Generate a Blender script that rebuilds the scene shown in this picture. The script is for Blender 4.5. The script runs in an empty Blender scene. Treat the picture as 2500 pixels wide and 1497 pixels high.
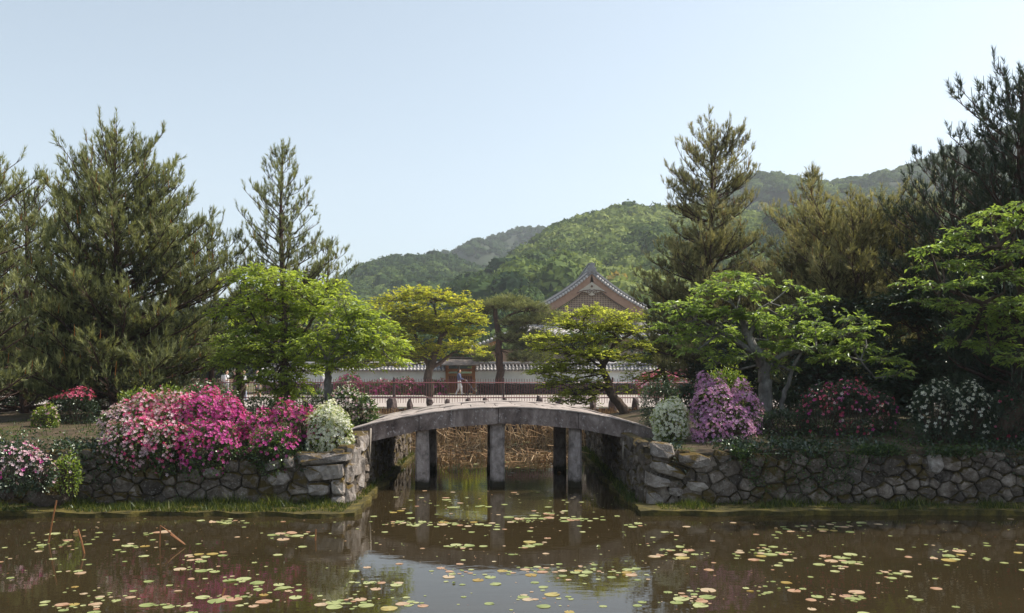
import bpy, math, random
import numpy as np
from mathutils import Vector, noise as mnoise
R = math.radians
sc = bpy.context.scene

# ------------------------------------------------------------------ camera, sky, sun, exposure
F, HU, HV, CAMZ = 2165.0, 1250.0, 906.0, 2.5          # focal length in photo pixels, vanishing point of the view axis, eye height
cam_d = bpy.data.cameras.new('camera'); cam = bpy.data.objects.new('camera', cam_d)
sc.collection.objects.link(cam); sc.camera = cam
cam.location = (0, 0, CAMZ); cam.rotation_euler = (R(90), 0, 0)
cam_d.sensor_width = 36; cam_d.lens = 36 * F / 2500; cam_d.shift_y = (HV - 748.5) / 2500
cam_d.clip_start = 0.1; cam_d.clip_end = 6000

SUN_EL, SUN_AZ = 52.0, 76.0                            # azimuth measured from +Y towards +X
w = bpy.data.worlds.new('World'); sc.world = w; w.use_nodes = True
wn = w.node_tree; wn.nodes.clear()
sky = wn.nodes.new('ShaderNodeTexSky'); sky.sky_type = 'NISHITA'; sky.sun_disc = False
sky.sun_elevation = R(SUN_EL); sky.sun_rotation = R(SUN_AZ)
sky.air_density = 1.0; sky.dust_density = 2.0; sky.ozone_density = 3.5; sky.altitude = 50
bg = wn.nodes.new('ShaderNodeBackground'); bg.inputs['Strength'].default_value = 0.15
wo = wn.nodes.new('ShaderNodeOutputWorld')
hs = wn.nodes.new('ShaderNodeHueSaturation'); hs.inputs['Saturation'].default_value = 0.54; hs.inputs['Hue'].default_value = 0.480
wn.links.new(sky.outputs[0], hs.inputs['Color']); wn.links.new(hs.outputs[0], bg.inputs['Color']); wn.links.new(bg.outputs[0], wo.inputs['Surface'])
sun_d = bpy.data.lights.new('sun', 'SUN'); sun = bpy.data.objects.new('sun', sun_d); sc.collection.objects.link(sun)
sun_d.energy = 5.0; sun_d.angle = R(0.5); sun_d.color = (1.0, 0.92, 0.80)
sdir = Vector((math.sin(R(SUN_AZ)) * math.cos(R(SUN_EL)), math.cos(R(SUN_AZ)) * math.cos(R(SUN_EL)), math.sin(R(SUN_EL))))
sun.rotation_euler = sdir.to_track_quat('Z', 'Y').to_euler()
sc.view_settings.view_transform = 'Standard'; sc.view_settings.look = 'None'
sc.view_settings.exposure = 0.45; sc.view_settings.gamma = 1; sc.view_settings.use_curve_mapping = False
sc.cycles.max_bounces = 8; sc.cycles.transparent_max_bounces = 8; sc.cycles.volume_bounces = 1
sc.cycles.use_denoising = True
HAZE = 0.00033

# ------------------------------------------------------------------ helpers
def P(u, v, Y): return np.array(((u - HU) / F * Y, Y, CAMZ + (HV - v) / F * Y))
def X(u, Y): return (u - HU) / F * Y
def Z(v, Y): return CAMZ + (HV - v) / F * Y
def lerp(a, b, t): return a + (b - a) * t
def unit(a): return a / np.maximum(np.linalg.norm(a, axis=-1, keepdims=True), 1e-9)

def mesh(name, V, faces, tint=None, smooth=False):
    """faces: list of integer arrays (n,k), one per arity"""
    me = bpy.data.meshes.new(name)
    V = np.asarray(V, dtype=np.float32).reshape(-1, 3)
    faces = [np.asarray(f, dtype=np.int32) for f in faces if len(f)]
    me.vertices.add(len(V)); me.vertices.foreach_set('co', V.ravel())
    loops = np.concatenate([f.ravel() for f in faces])
    tot = np.concatenate([np.full(len(f), f.shape[1], dtype=np.int32) for f in faces])
    start = np.concatenate(([0], np.cumsum(tot)[:-1])).astype(np.int32)
    me.loops.add(len(loops)); me.loops.foreach_set('vertex_index', loops)
    me.polygons.add(len(tot)); me.polygons.foreach_set('loop_start', start)
    me.polygons.foreach_set('use_smooth', np.full(len(tot), smooth))
    if tint is not None:
        a = me.attributes.new('tint', 'FLOAT', 'POINT'); a.data.foreach_set('value', np.asarray(tint, dtype=np.float32).ravel())
    me.update(calc_edges=True)
    return me
def link(name, me, mat=None, parent=None, **props):
    o = bpy.data.objects.new(name, me); sc.collection.objects.link(o)
    if mat is not None and not me.materials: me.materials.append(mat)
    if parent is not None: o.parent = parent
    for k, v in props.items(): o[k] = v
    return o
def thing(name, label, category, loc=(0, 0, 0), group=None):
    o = bpy.data.objects.new(name, None); sc.collection.objects.link(o); o.location = [float(a) for a in loc]
    o.empty_display_size = 0.2; o['label'] = label; o['category'] = category
    if group: o['group'] = group
    return o
class MB:
    def __init__(s): s.v = []; s.f = {}; s.n = 0; s.t = []
    def add(s, V, faces, tint=None):
        V = np.asarray(V, float).reshape(-1, 3)
        for fc in faces:
            fc = np.asarray(fc, dtype=np.int64)
            if fc.ndim == 1: fc = fc[None]
            s.f.setdefault(fc.shape[1], []).append(fc + s.n)
        s.v.append(V); s.n += len(V); s.t.append(np.full(len(V), 0.5 if tint is None else tint) if np.ndim(tint) == 0 else np.asarray(tint))
    def box(s, a, b, tint=None):
        (x0, y0, z0), (x1, y1, z1) = a, b
        V = [(x0,y0,z0),(x1,y0,z0),(x1,y1,z0),(x0,y1,z0),(x0,y0,z1),(x1,y0,z1),(x1,y1,z1),(x0,y1,z1)]
        s.add(V, [[(0,3,2,1),(4,5,6,7),(0,1,5,4),(1,2,6,5),(2,3,7,6),(3,0,4,7)]], tint)
    def tube(s, pts, rad, k=8, tint=None, cap=True):
        V, q = tube(pts, rad, k); s.add(V, [q], tint)
        if cap:
            n = len(pts); s.f.setdefault(k, []).append(np.array([list(range(k))[::-1]]) + s.n - n * k)
            s.f[k].append(np.array([list(range((n - 1) * k, n * k))]) + s.n - n * k)
    def mesh(s, name, smooth=False):
        return mesh(name, np.concatenate(s.v), [np.concatenate(x) for x in s.f.values()], np.concatenate(s.t), smooth)
def tube(pts, rad, k=8):
    pts = np.asarray(pts, float); rad = np.broadcast_to(np.asarray(rad, float), (len(pts),))
    T = np.gradient(pts, axis=0); T = unit(T)
    ref = np.where(np.abs(T[:, 2:3]) > 0.9, np.array([[1.0, 0, 0]]), np.array([[0, 0, 1.0]]))
    if np.abs(T[:, 2]).max() > 0.75: ref = np.tile([[0.0, 1.0, 0.02]], (len(pts), 1))
    A = unit(np.cross(T, ref)); B = np.cross(T, A)
    an = np.arange(k) / k * 2 * math.pi
    V = pts[:, None] + rad[:, None, None] * (A[:, None] * np.cos(an)[None, :, None] + B[:, None] * np.sin(an)[None, :, None])
    i = np.arange(len(pts) - 1)[:, None] * k; j = np.arange(k)[None]; j2 = (j + 1) % k
    q = np.stack([i + j, i + j2, i + k + j2, i + k + j], -1).reshape(-1, 4)
    return V.reshape(-1, 3), q
def prisms(A, B, ra, rb, k=3):
    """many straight tapered twigs at once"""
    A = np.asarray(A, float); B = np.asarray(B, float); n = len(A)
    T = unit(B - A); ref = np.where(np.abs(T[:, 2:3]) > 0.8, [[1.0, 0, 0]], [[0, 0, 1.0]])
    S = unit(np.cross(T, ref)); U = np.cross(T, S)
    an = np.arange(k) / k * 2 * math.pi
    off = S[:, None] * np.cos(an)[None, :, None] + U[:, None] * np.sin(an)[None, :, None]
    ra = np.broadcast_to(ra, (n,))[:, None, None]; rb = np.broadcast_to(rb, (n,))[:, None, None]
    V = np.concatenate([A[:, None] + off * ra, B[:, None] + off * rb], 1)
    j = np.arange(k); q = np.stack([j, (j + 1) % k, k + (j + 1) % k, k + j], -1)
    Q = (np.arange(n)[:, None, None] * 2 * k + q[None]).reshape(-1, 4)
    return V.reshape(-1, 3), Q
def fbm(x, y, s=1.0, seed=0.0):
    return mnoise.fractal(Vector((x * s + seed, y * s - seed, seed * 1.7)), 1.0, 2.0, 4)

# ------------------------------------------------------------------ materials
def newmat(name):
    m = bpy.data.materials.new(name); m.use_nodes = True; nt = m.node_tree; nt.nodes.clear()
    out = nt.nodes.new('ShaderNodeOutputMaterial'); return m, nt, out
def N(nt, t, **kw):
    n = nt.nodes.new(t)
    for k, v in kw.items():
        if k in n.inputs: n.inputs[k].default_value = v
        else: setattr(n, k, v)
    return n
def ramp(nt, stops, src=None, interp='LINEAR'):
    r = nt.nodes.new('ShaderNodeValToRGB'); r.color_ramp.interpolation = interp
    e = r.color_ramp.elements
    while len(e) < len(stops): e.new(0.5)
    for i, (p, c) in enumerate(stops):
        e[i].position = p; e[i].color = (*c, 1) if len(c) == 3 else c
    if src is not None: nt.links.new(src, r.inputs[0])
    return r
def coords(nt, kind='Object', scale=(1, 1, 1)):
    tc = nt.nodes.new('ShaderNodeTexCoord'); mp = nt.nodes.new('ShaderNodeMapping'); mp.inputs['Scale'].default_value = scale
    nt.links.new(tc.outputs[kind], mp.inputs[0]); return mp.outputs[0]
def world_pos(nt, scale=(1, 1, 1)):
    g = nt.nodes.new('ShaderNodeNewGeometry'); mp = nt.nodes.new('ShaderNodeMapping'); mp.inputs['Scale'].default_value = scale
    nt.links.new(g.outputs['Position'], mp.inputs[0]); return mp.outputs[0], g
def noise_tex(nt, vec, scale, detail=5, rough=0.6, dist=0.0):
    n = nt.nodes.new('ShaderNodeTexNoise'); n.inputs['Scale'].default_value = scale; n.inputs['Detail'].default_value = detail
    n.inputs['Roughness'].default_value = rough; n.inputs['Distortion'].default_value = dist; nt.links.new(vec, n.inputs['Vector']); return n.outputs[0]
def mixc(nt, fac, a, b, mode='MIX'):
    m = nt.nodes.new('ShaderNodeMix'); m.data_type = 'RGBA'; m.blend_type = mode
    for s, v in ((m.inputs[0], fac), (m.inputs[6], a), (m.inputs[7], b)):
        if hasattr(v, 'links'): nt.links.new(v, s)
        else: s.default_value = v if isinstance(v, (int, float)) else (*v, 1)
    return m.outputs[2]
def bump(nt, h, strength=0.5, dist=0.02):
    b = nt.nodes.new('ShaderNodeBump'); b.inputs['Strength'].default_value = strength; b.inputs['Distance'].default_value = dist
    nt.links.new(h, b.inputs['Height']); return b.outputs[0]
def rocky(name, cols, scale=3.0, rough=0.9, bumpd=0.03, moss=None, lichen=None, rnd=0.35, mossamt=0.55, stretch=(1, 1, 1), tide=False):
    m, nt, out = newmat(name); vec, geo = world_pos(nt, stretch)
    n1 = noise_tex(nt, vec, scale, 8, 0.68, 0.4)
    c = ramp(nt, [(0.28, cols[0]), (0.5, cols[1]), (0.72, cols[2])], n1).outputs[0]
    oi = nt.nodes.new('ShaderNodeObjectInfo')
    v = ramp(nt, [(0, (1 - rnd,) * 3), (1, (1 + rnd,) * 3)], oi.outputs['Random']).outputs[0]
    mr = nt.nodes.new('ShaderNodeMapRange'); mr.inputs[3].default_value = 1 - rnd; mr.inputs[4].default_value = 1 + rnd
    nt.links.new(oi.outputs['Random'], mr.inputs[0])
    vm = nt.nodes.new('ShaderNodeVectorMath'); vm.operation = 'SCALE'; nt.links.new(c, vm.inputs[0]); nt.links.new(mr.outputs[0], vm.inputs['Scale']); c = vm.outputs[0]
    if lichen:
        l = ramp(nt, [(0.58, (0, 0, 0)), (0.66, (1, 1, 1))], noise_tex(nt, vec, scale * 5.3, 6, 0.7)).outputs[0]
        c = mixc(nt, l, c, lichen)
    if moss:
        sx = nt.nodes.new('ShaderNodeSeparateXYZ'); nt.links.new(geo.outputs['Normal'], sx.inputs[0])
        ma = nt.nodes.new('ShaderNodeMath'); ma.operation = 'MULTIPLY_ADD'; ma.inputs[1].default_value = 0.22; nt.links.new(sx.outputs[2], ma.inputs[0])
        nt.links.new(noise_tex(nt, vec, 1.7, 6, 0.65), ma.inputs[2])
        l = ramp(nt, [(mossamt, (0, 0, 0)), (mossamt + 0.08, (1, 1, 1))], ma.outputs[0]).outputs[0]
        c = mixc(nt, l, c, moss)
    if tide:
        sz = nt.nodes.new('ShaderNodeSeparateXYZ'); nt.links.new(geo.outputs['Position'], sz.inputs[0])
        mz = nt.nodes.new('ShaderNodeMath'); mz.operation = 'MULTIPLY_ADD'; mz.inputs[1].default_value = -.22; nt.links.new(noise_tex(nt, vec, 6, 4), mz.inputs[0]); nt.links.new(sz.outputs[2], mz.inputs[2])
        l = ramp(nt, [(0.0, (1, 1, 1)), (0.10, (0, 0, 0))], mz.outputs[0]).outputs[0]; c = mixc(nt, l, c, (0.035, 0.030, 0.018))
    p = N(nt, 'ShaderNodeBsdfPrincipled', Roughness=rough); p.inputs['Specular IOR Level'].default_value = 0.3
    nt.links.new(c, p.inputs['Base Color'])
    nt.links.new(bump(nt, noise_tex(nt, vec, scale * 4, 8, 0.7), 0.8, bumpd), p.inputs['Normal'])
    nt.links.new(p.outputs[0], out.inputs[0]); return m
def leafy(name, stops, trans=0.45, gloss=0.06, rough=0.35, tmul=1.6):
    m, nt, out = newmat(name); at = nt.nodes.new('ShaderNodeAttribute'); at.attribute_name = 'tint'
    c = ramp(nt, stops, at.outputs['Fac']).outputs[0]
    d = nt.nodes.new('ShaderNodeBsdfDiffuse'); nt.links.new(c, d.inputs[0])
    t = nt.nodes.new('ShaderNodeBsdfTranslucent')
    vm = nt.nodes.new('ShaderNodeVectorMath'); vm.operation = 'MULTIPLY'; nt.links.new(c, vm.inputs[0]); vm.inputs[1].default_value = (tmul * 1.05, tmul * 1.05, tmul * 0.6)
    nt.links.new(vm.outputs[0], t.inputs[0])
    mx = nt.nodes.new('ShaderNodeMixShader'); mx.inputs[0].default_value = trans; nt.links.new(d.outputs[0], mx.inputs[1]); nt.links.new(t.outputs[0], mx.inputs[2])
    g = nt.nodes.new('ShaderNodeBsdfGlossy'); g.inputs['Roughness'].default_value = rough; g.inputs[0].default_value = (0.9, 1, 0.9, 1)
    mg = nt.nodes.new('ShaderNodeMixShader'); mg.inputs[0].default_value = gloss; nt.links.new(mx.outputs[0], mg.inputs[1]); nt.links.new(g.outputs[0], mg.inputs[2])
    nt.links.new(mg.outputs[0], out.inputs[0]); return m
def plain(name, col, rough=0.6, metal=0.0, col2=None, scale=20, bumpd=0.0, spec=0.4):
    m, nt, out = newmat(name); vec, _ = world_pos(nt)
    p = N(nt, 'ShaderNodeBsdfPrincipled', Roughness=rough, Metallic=metal); p.inputs['Specular IOR Level'].default_value = spec
    n = noise_tex(nt, vec, scale, 5)
    c = ramp(nt, [(0.3, col), (0.7, col2 or tuple(a * 0.8 for a in col))], n).outputs[0]
    nt.links.new(c, p.inputs['Base Color'])
    if bumpd: nt.links.new(bump(nt, n, 0.6, bumpd), p.inputs['Normal'])
    nt.links.new(p.outputs[0], out.inputs[0]); return m

M = {}
M['wall_stone'] = rocky('wall_stone', [(0.040, 0.030, 0.022), (0.125, 0.100, 0.080), (0.29, 0.25, 0.215)], 5.0, moss=(0.075, 0.052, 0.014), mossamt=0.545, lichen=(0.34, 0.31, 0.28), rnd=0.5, bumpd=0.06)
M['pale_stone'] = rocky('pale_stone', [(0.09, 0.075, 0.065), (0.26, 0.225, 0.20), (0.42, 0.38, 0.345)], 5.0, moss=(0.10, 0.065, 0.014), mossamt=0.60, lichen=(0.46, 0.44, 0.42), rnd=0.3, bumpd=0.05)
M['soil'] = rocky('soil', [(0.03, 0.021, 0.013), (0.065, 0.046, 0.028), (0.15, 0.11, 0.07)], 2.5, moss=(0.06, 0.06, 0.018), mossamt=0.74, rnd=0.0)
M['joint'] = rocky('joint', [(0.03, 0.024, 0.016), (0.06, 0.048, 0.032), (0.10, 0.08, 0.052)], 6, rnd=0.0)
M['bridge_beam'] = rocky('bridge_beam', [(0.040, 0.028, 0.025), (0.20, 0.155, 0.14), (0.42, 0.35, 0.32)], 3.2, moss=None, lichen=(0.44, 0.40, 0.39), rnd=0.08, stretch=(1, 1, 0.6), bumpd=0.02)
M['bridge_deck'] = rocky('bridge_deck', [(0.17, 0.14, 0.125), (0.32, 0.275, 0.25), (0.43, 0.375, 0.345)], 2.5, rnd=0.16, bumpd=0.012)
M['granite'] = rocky('granite', [(0.10, 0.082, 0.075), (0.31, 0.26, 0.24), (0.50, 0.43, 0.40)], 9, rnd=0.1, bumpd=0.02, stretch=(1, 1, 0.7), tide=True)
M['moss'] = rocky('moss', [(0.022, 0.018, 0.008), (0.075, 0.062, 0.016), (0.20, 0.155, 0.03)], 5, rnd=0.0, bumpd=0.05)
M['far_stone'] = rocky('far_stone', [(0.05, 0.035, 0.035), (0.11, 0.08, 0.075), (0.2, 0.15, 0.14)], 3, rnd=0.3)
M['plaster'] = plain('plaster', (0.84, 0.84, 0.83), 0.9, col2=(0.66, 0.66, 0.64), scale=1.2)
M['path'] = plain('path', (0.36, 0.31, 0.28), 0.95, col2=(0.29, 0.25, 0.225), scale=1.5, bumpd=0.01)
M['ground'] = rocky('ground', [(0.04, 0.045, 0.018), (0.09, 0.08, 0.035), (0.16, 0.13, 0.07)], 0.8, rnd=0.0)
M['hillsoil'] = rocky('hillsoil', [(0.012, 0.02, 0.008), (0.022, 0.034, 0.012), (0.035, 0.05, 0.018)], 0.05, rnd=0.0)
M['roof_tile'] = plain('roof_tile', (0.16, 0.155, 0.165), 0.42, col2=(0.27, 0.26, 0.27), scale=6, bumpd=0.01, spec=0.6)
M['wall_tile'] = plain('wall_tile', (0.34, 0.31, 0.30), 0.5, col2=(0.20, 0.18, 0.18), scale=5, spec=0.6)
M['tile_cap'] = plain('tile_cap', (0.52, 0.49, 0.48), 0.5, col2=(0.36, 0.34, 0.34), scale=9, spec=0.5)
M['cedar'] = plain('cedar', (0.37, 0.225, 0.155), 0.65, col2=(0.29, 0.17, 0.115), scale=3)
M['gate_wood'] = plain('gate_wood', (0.36, 0.15, 0.05), 0.6, col2=(0.24, 0.09, 0.03), scale=4)
M['door_wood'] = plain('door_wood', (0.16, 0.05, 0.022), 0.6, col2=(0.10, 0.03, 0.014), scale=4)
M['lattice'] = plain('lattice', (0.50, 0.37, 0.28), 0.75, col2=(0.36, 0.26, 0.19), scale=4)
M['lattice_dark'] = plain('lattice_dark', (0.17, 0.10, 0.08), 0.9, col2=(0.11, 0.065, 0.05), scale=4)
M['cream'] = plain('cream', (0.52, 0.46, 0.38), 0.8, col2=(0.42, 0.37, 0.30), scale=5)
M['bark_roof'] = plain('bark_roof', (0.20, 0.17, 0.15), 0.9, col2=(0.10, 0.08, 0.07), scale=6, bumpd=0.03)
M['fence_red'] = plain('fence_red', (0.25, 0.065, 0.065), 0.35, col2=(0.19, 0.05, 0.05), scale=3, spec=0.8)
M['fence_post'] = plain('fence_post', (0.075, 0.06, 0.06), 0.5, col2=(0.10, 0.08, 0.075), scale=3)
M['bark'] = rocky('bark', [(0.035, 0.024, 0.018), (0.08, 0.056, 0.042), (0.15, 0.11, 0.085)], 6, rnd=0.1, stretch=(1, 1, 0.25), bumpd=0.05)
M['pine_bark'] = rocky('pine_bark', [(0.03, 0.018, 0.014), (0.075, 0.045, 0.035), (0.14, 0.08, 0.055)], 8, rnd=0.1, stretch=(1, 1, 0.4), bumpd=0.05)
M['grey_bark'] = rocky('grey_bark', [(0.06, 0.055, 0.05), (0.14, 0.13, 0.12), (0.32, 0.31, 0.29)], 6, rnd=0.1, stretch=(1, 1, 0.6), bumpd=0.04)
M['reed'] = leafy('reed', [(0, (0.20, 0.115, 0.06)), (0.6, (0.42, 0.27, 0.15)), (1, (0.60, 0.45, 0.28))], 0.15, 0.02)
M['stalk'] = plain('stalk', (0.25, 0.10, 0.03), 0.7, col2=(0.16, 0.07, 0.03))
M['pole'] = plain('pole', (0.42, 0.36, 0.30), 0.7)
# foliage colours (dark .. light)
M['needles'] = leafy('needles', [(0, (0.018, 0.024, 0.012)), (0.4, (0.125, 0.140, 0.060)), (0.75, (0.30, 0.31, 0.135)), (0.965, (0.28, 0.28, 0.15)), (0.975, (0.38, 0.15, 0.03)), (1, (0.42, 0.18, 0.04))], 0.30, 0.03, 0.5)  # low end darkened to put self-shadow into the crown colour
M['needles_olive'] = leafy('needles_olive', [(0, (0.022, 0.022, 0.013)), (0.4, (0.15, 0.148, 0.070)), (0.75, (0.35, 0.32, 0.155)), (0.965, (0.31, 0.27, 0.16)), (0.975, (0.34, 0.14, 0.04)), (1, (0.38, 0.18, 0.05))], 0.30, 0.03, 0.5)  # dark stop likewise paints shade inside the crown
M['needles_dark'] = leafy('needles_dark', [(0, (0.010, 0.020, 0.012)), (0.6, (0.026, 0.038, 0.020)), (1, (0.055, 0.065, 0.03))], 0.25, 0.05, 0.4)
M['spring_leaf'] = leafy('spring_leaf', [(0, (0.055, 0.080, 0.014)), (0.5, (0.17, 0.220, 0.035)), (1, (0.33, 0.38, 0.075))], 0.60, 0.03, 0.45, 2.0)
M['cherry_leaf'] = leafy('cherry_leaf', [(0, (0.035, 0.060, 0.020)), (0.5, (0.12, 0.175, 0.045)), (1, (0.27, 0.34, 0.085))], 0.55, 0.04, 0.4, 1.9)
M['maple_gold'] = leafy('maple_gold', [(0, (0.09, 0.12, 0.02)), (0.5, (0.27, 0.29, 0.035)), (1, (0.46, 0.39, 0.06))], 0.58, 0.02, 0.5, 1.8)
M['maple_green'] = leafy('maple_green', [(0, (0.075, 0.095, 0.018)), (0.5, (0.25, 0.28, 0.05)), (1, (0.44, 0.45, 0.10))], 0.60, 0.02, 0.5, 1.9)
M['dark_leaf'] = leafy('dark_leaf', [(0, (0.008, 0.018, 0.008)), (0.6, (0.020, 0.040, 0.014)), (1, (0.045, 0.075, 0.022))], 0.25, 0.08)  # evergreen green, taken darker to paint bank shade into the leaves
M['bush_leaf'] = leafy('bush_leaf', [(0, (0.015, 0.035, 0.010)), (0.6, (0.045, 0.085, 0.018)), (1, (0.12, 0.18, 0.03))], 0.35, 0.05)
M['lime_leaf'] = leafy('lime_leaf', [(0, (0.06, 0.10, 0.015)), (0.6, (0.17, 0.24, 0.03)), (1, (0.30, 0.34, 0.05))], 0.45, 0.05)
M['grass'] = leafy('grass', [(0, (0.018, 0.028, 0.008)), (0.6, (0.055, 0.078, 0.016)), (1, (0.20, 0.20, 0.045))], 0.4, 0.02)
M['hill_leaf'] = leafy('hill_leaf', [(0, (0.024, 0.044, 0.024)), (0.35, (0.055, 0.088, 0.034)), (0.65, (0.125, 0.170, 0.055)), (0.9, (0.22, 0.26, 0.09)), (0.97, (0.32, 0.26, 0.09)), (1, (0.34, 0.24, 0.08))], 0.22, 0.0)
def petals(name, a, b, c): return leafy(name, [(0, a), (0.5, b), (1, c)], 0.38, 0.03, 0.5, 1.15)
M['magenta'] = petals('magenta', (0.42, 0.025, 0.20), (0.62, 0.05, 0.36), (0.72, 0.22, 0.52))
M['hot_pink'] = petals('hot_pink', (0.60, 0.035, 0.16), (0.72, 0.07, 0.30), (0.75, 0.22, 0.42))
M['pale_pink'] = petals('pale_pink', (0.66, 0.30, 0.42), (0.76, 0.50, 0.60), (0.80, 0.68, 0.74))
M['white'] = petals('white', (0.72, 0.70, 0.60), (0.80, 0.79, 0.72), (0.84, 0.84, 0.80))
M['violet'] = petals('violet', (0.46, 0.16, 0.44), (0.62, 0.30, 0.58), (0.74, 0.48, 0.70))
M['crimson'] = petals('crimson', (0.42, 0.03, 0.09), (0.58, 0.06, 0.17), (0.64, 0.16, 0.28))
M['deep_magenta'] = petals('deep_magenta', (0.18, 0.012, 0.08), (0.30, 0.02, 0.14), (0.42, 0.05, 0.2))
M['pad_green'] = leafy('pad_green', [(0, (0.15, 0.20, 0.07)), (0.5, (0.30, 0.33, 0.14)), (1, (0.44, 0.44, 0.24))], 0.2, 0.06, 0.3)
M['pad_tan'] = leafy('pad_tan', [(0, (0.34, 0.15, 0.09)), (0.5, (0.44, 0.30, 0.20)), (1, (0.48, 0.41, 0.28))], 0.2, 0.08, 0.3)
M['pad_yellow'] = leafy('pad_yellow', [(0, (0.24, 0.13, 0.035)), (0.5, (0.38, 0.28, 0.09)), (1, (0.44, 0.40, 0.17))], 0.25, 0.08, 0.3)

# water: brown silty body with a clear smooth surface
m, nt, out = newmat('pond_water'); vec, _ = world_pos(nt, (1, 1, 1))
p = N(nt, 'ShaderNodeBsdfPrincipled', Roughness=0.015, IOR=1.333)
nz = noise_tex(nt, vec, 0.5, 5, 0.6)
nt.links.new(ramp(nt, [(0.3, (0.026, 0.0190, 0.0092)), (0.7, (0.037, 0.0272, 0.0130))], nz).outputs[0], p.inputs['Base Color'])
vec2, _ = world_pos(nt, (1, 2.2, 1))
nt.links.new(bump(nt, noise_tex(nt, vec2, 3.0, 3, 0.5), 0.10, 0.012), p.inputs['Normal'])
nt.links.new(p.outputs[0], out.inputs[0]); M['water'] = m

# ------------------------------------------------------------------ ground, water, path
WATER = 0.0; PATHZ = 0.95; FY = 38.0
mb = MB()
for a, b in (((-1800, FY - 0.4), (1800, 2200)), ((-1800, -400), (-60, FY - 0.4)), ((60, -400), (1800, FY - 0.4)), ((-60, -400), (60, -25))):
    mb.add([(a[0], a[1], 0.946), (b[0], a[1], 0.946), (b[0], b[1], 0.946), (a[0], b[1], 0.946)], [(0, 1, 2, 3)])
link('ground', mb.mesh('ground'), M['ground'], kind='structure')
mb = MB(); mb.add([(-62, -27, 0), (62, -27, 0), (62, FY, 0), (-62, FY, 0)], [(0, 1, 2, 3)])
link('pond_water', mb.mesh('pond_water'), M['water'], kind='structure')
mb = MB(); mb.add([(-60, FY + 0.35, .952), (60, FY + 0.35, .952), (60, 57.2, .952), (-60, 57.2, .952)], [(0, 1, 2, 3)])
link('path', mb.mesh('path'), M['path'], kind='structure')

def bank(name, xe, sign, Y0, Y1, ztop):
    """earth bank: xe is the channel-side face, sign -1 left / +1 right"""
    nx, ny = 70, 26
    us = np.linspace(0, 1, nx) ** 1.5; V = []
    for j in range(ny):
        Y = lerp(Y0, Y1, j / (ny - 1))
        for u in us:
            x = xe + sign * u * 58
            V.append((x, Y, ztop(x, Y)))
    V = np.array(V); n = len(V); F4 = []
    for j in range(ny - 1):
        for i in range(nx - 1):
            q = (j * nx + i, j * nx + i + 1, (j + 1) * nx + i + 1, (j + 1) * nx + i)
            F4.append(q if sign > 0 else q[::-1])
    per = [j * nx for j in range(ny)][::-1] + [i for i in range(1, nx)] + [j * nx + nx - 1 for j in range(1, ny)] + [(ny - 1) * nx + i for i in range(nx - 2, -1, -1)]
    low = V[per].copy(); low[:, 2] = -0.6
    for k in range(len(per) - 1): F4.append((per[k], per[k + 1], n + k + 1, n + k))
    return link(name, mesh(name, np.vstack([V, low]), [F4], smooth=False), M['soil'], kind='structure')
XL, XR, WY = -3.07, 2.42, 16.3
def zl(x, Y):
    t = min(max((Y - WY) / 3.0, 0), 1)
    k = min(max((-3.4 - x) / 1.2, 0), 1)
    return 0.98 + (0.14 + 0.14 * k) * t + 0.06 * fbm(x, Y, 0.6, 3.1) + (-0.12 if x < -11 else 0) * (1 - t)
def zr(x, Y):
    t = min(max((Y - WY) / 2.5, 0), 1)
    k = min(max((x - 3.2) / 1.6, 0), 1)
    return 1.0 + (0.06 + 0.24 * k) * t + 0.05 * fbm(x, Y, 0.6, 9.1)
bank('bank', XL - 0.14, -1, WY + 0.14, 27.5, zl)
bank('bank', XR + 0.14, 1, WY + 0.14, 29.5, zr)

# mossy ledges standing just above the water in front of the walls
def ledge(name, poly, zt):
    poly = np.array(poly, float); n0 = []
    for k in range(len(poly)):
        a, b = poly[k], poly[(k + 1) % len(poly)]; m_ = max(1, int(np.linalg.norm(b - a) / 0.18))
        for i in range(m_): n0.append(a + (b - a) * i / m_)
    n0 = np.array(n0); jit = np.array([[fbm(p_[0], p_[1], 1.6, 5), fbm(p_[1], p_[0], 1.6, 8)] for p_ in n0]) * np.array([.14, .20])
    q = n0 + jit; c = q.mean(0); n = len(q)
    top = np.column_stack([q, np.full(n, zt) + 0.015 * np.sin(np.arange(n) * 1.3)]); bot = np.column_stack([q, np.full(n, -0.3)])
    V = np.vstack([top, bot]); i = np.arange(n); j = (i + 1) % n
    me = bpy.data.meshes.new(name)
    me.from_pydata([tuple(a) for a in V], [], [tuple(int(a) for a in i)] + [(int(a), int(a + n), int(b + n), int(b)) for a, b in zip(i, j)])
    me.update(); return link(name, me, M['moss'], kind='structure')
LE, LF = X(870, 15.2), 15.15
ledge('ledge', [(-28, LF + .25), (-6.4, LF), (LE, LF), (LE - 0.12, 18), (-2.85, 26.4), (XL - 0.2, 26.4), (XL - 0.2, WY + 0.2), (-28, WY + .2)], 0.075)
ledge('ledge', [(2.18, LF + .2), (28, LF + .35), (28, WY + .2), (XR + 0.2, WY + 0.2), (XR + .2, 28.5), (2.1, 28.5), (2.1, 18)], 0.085)

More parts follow.
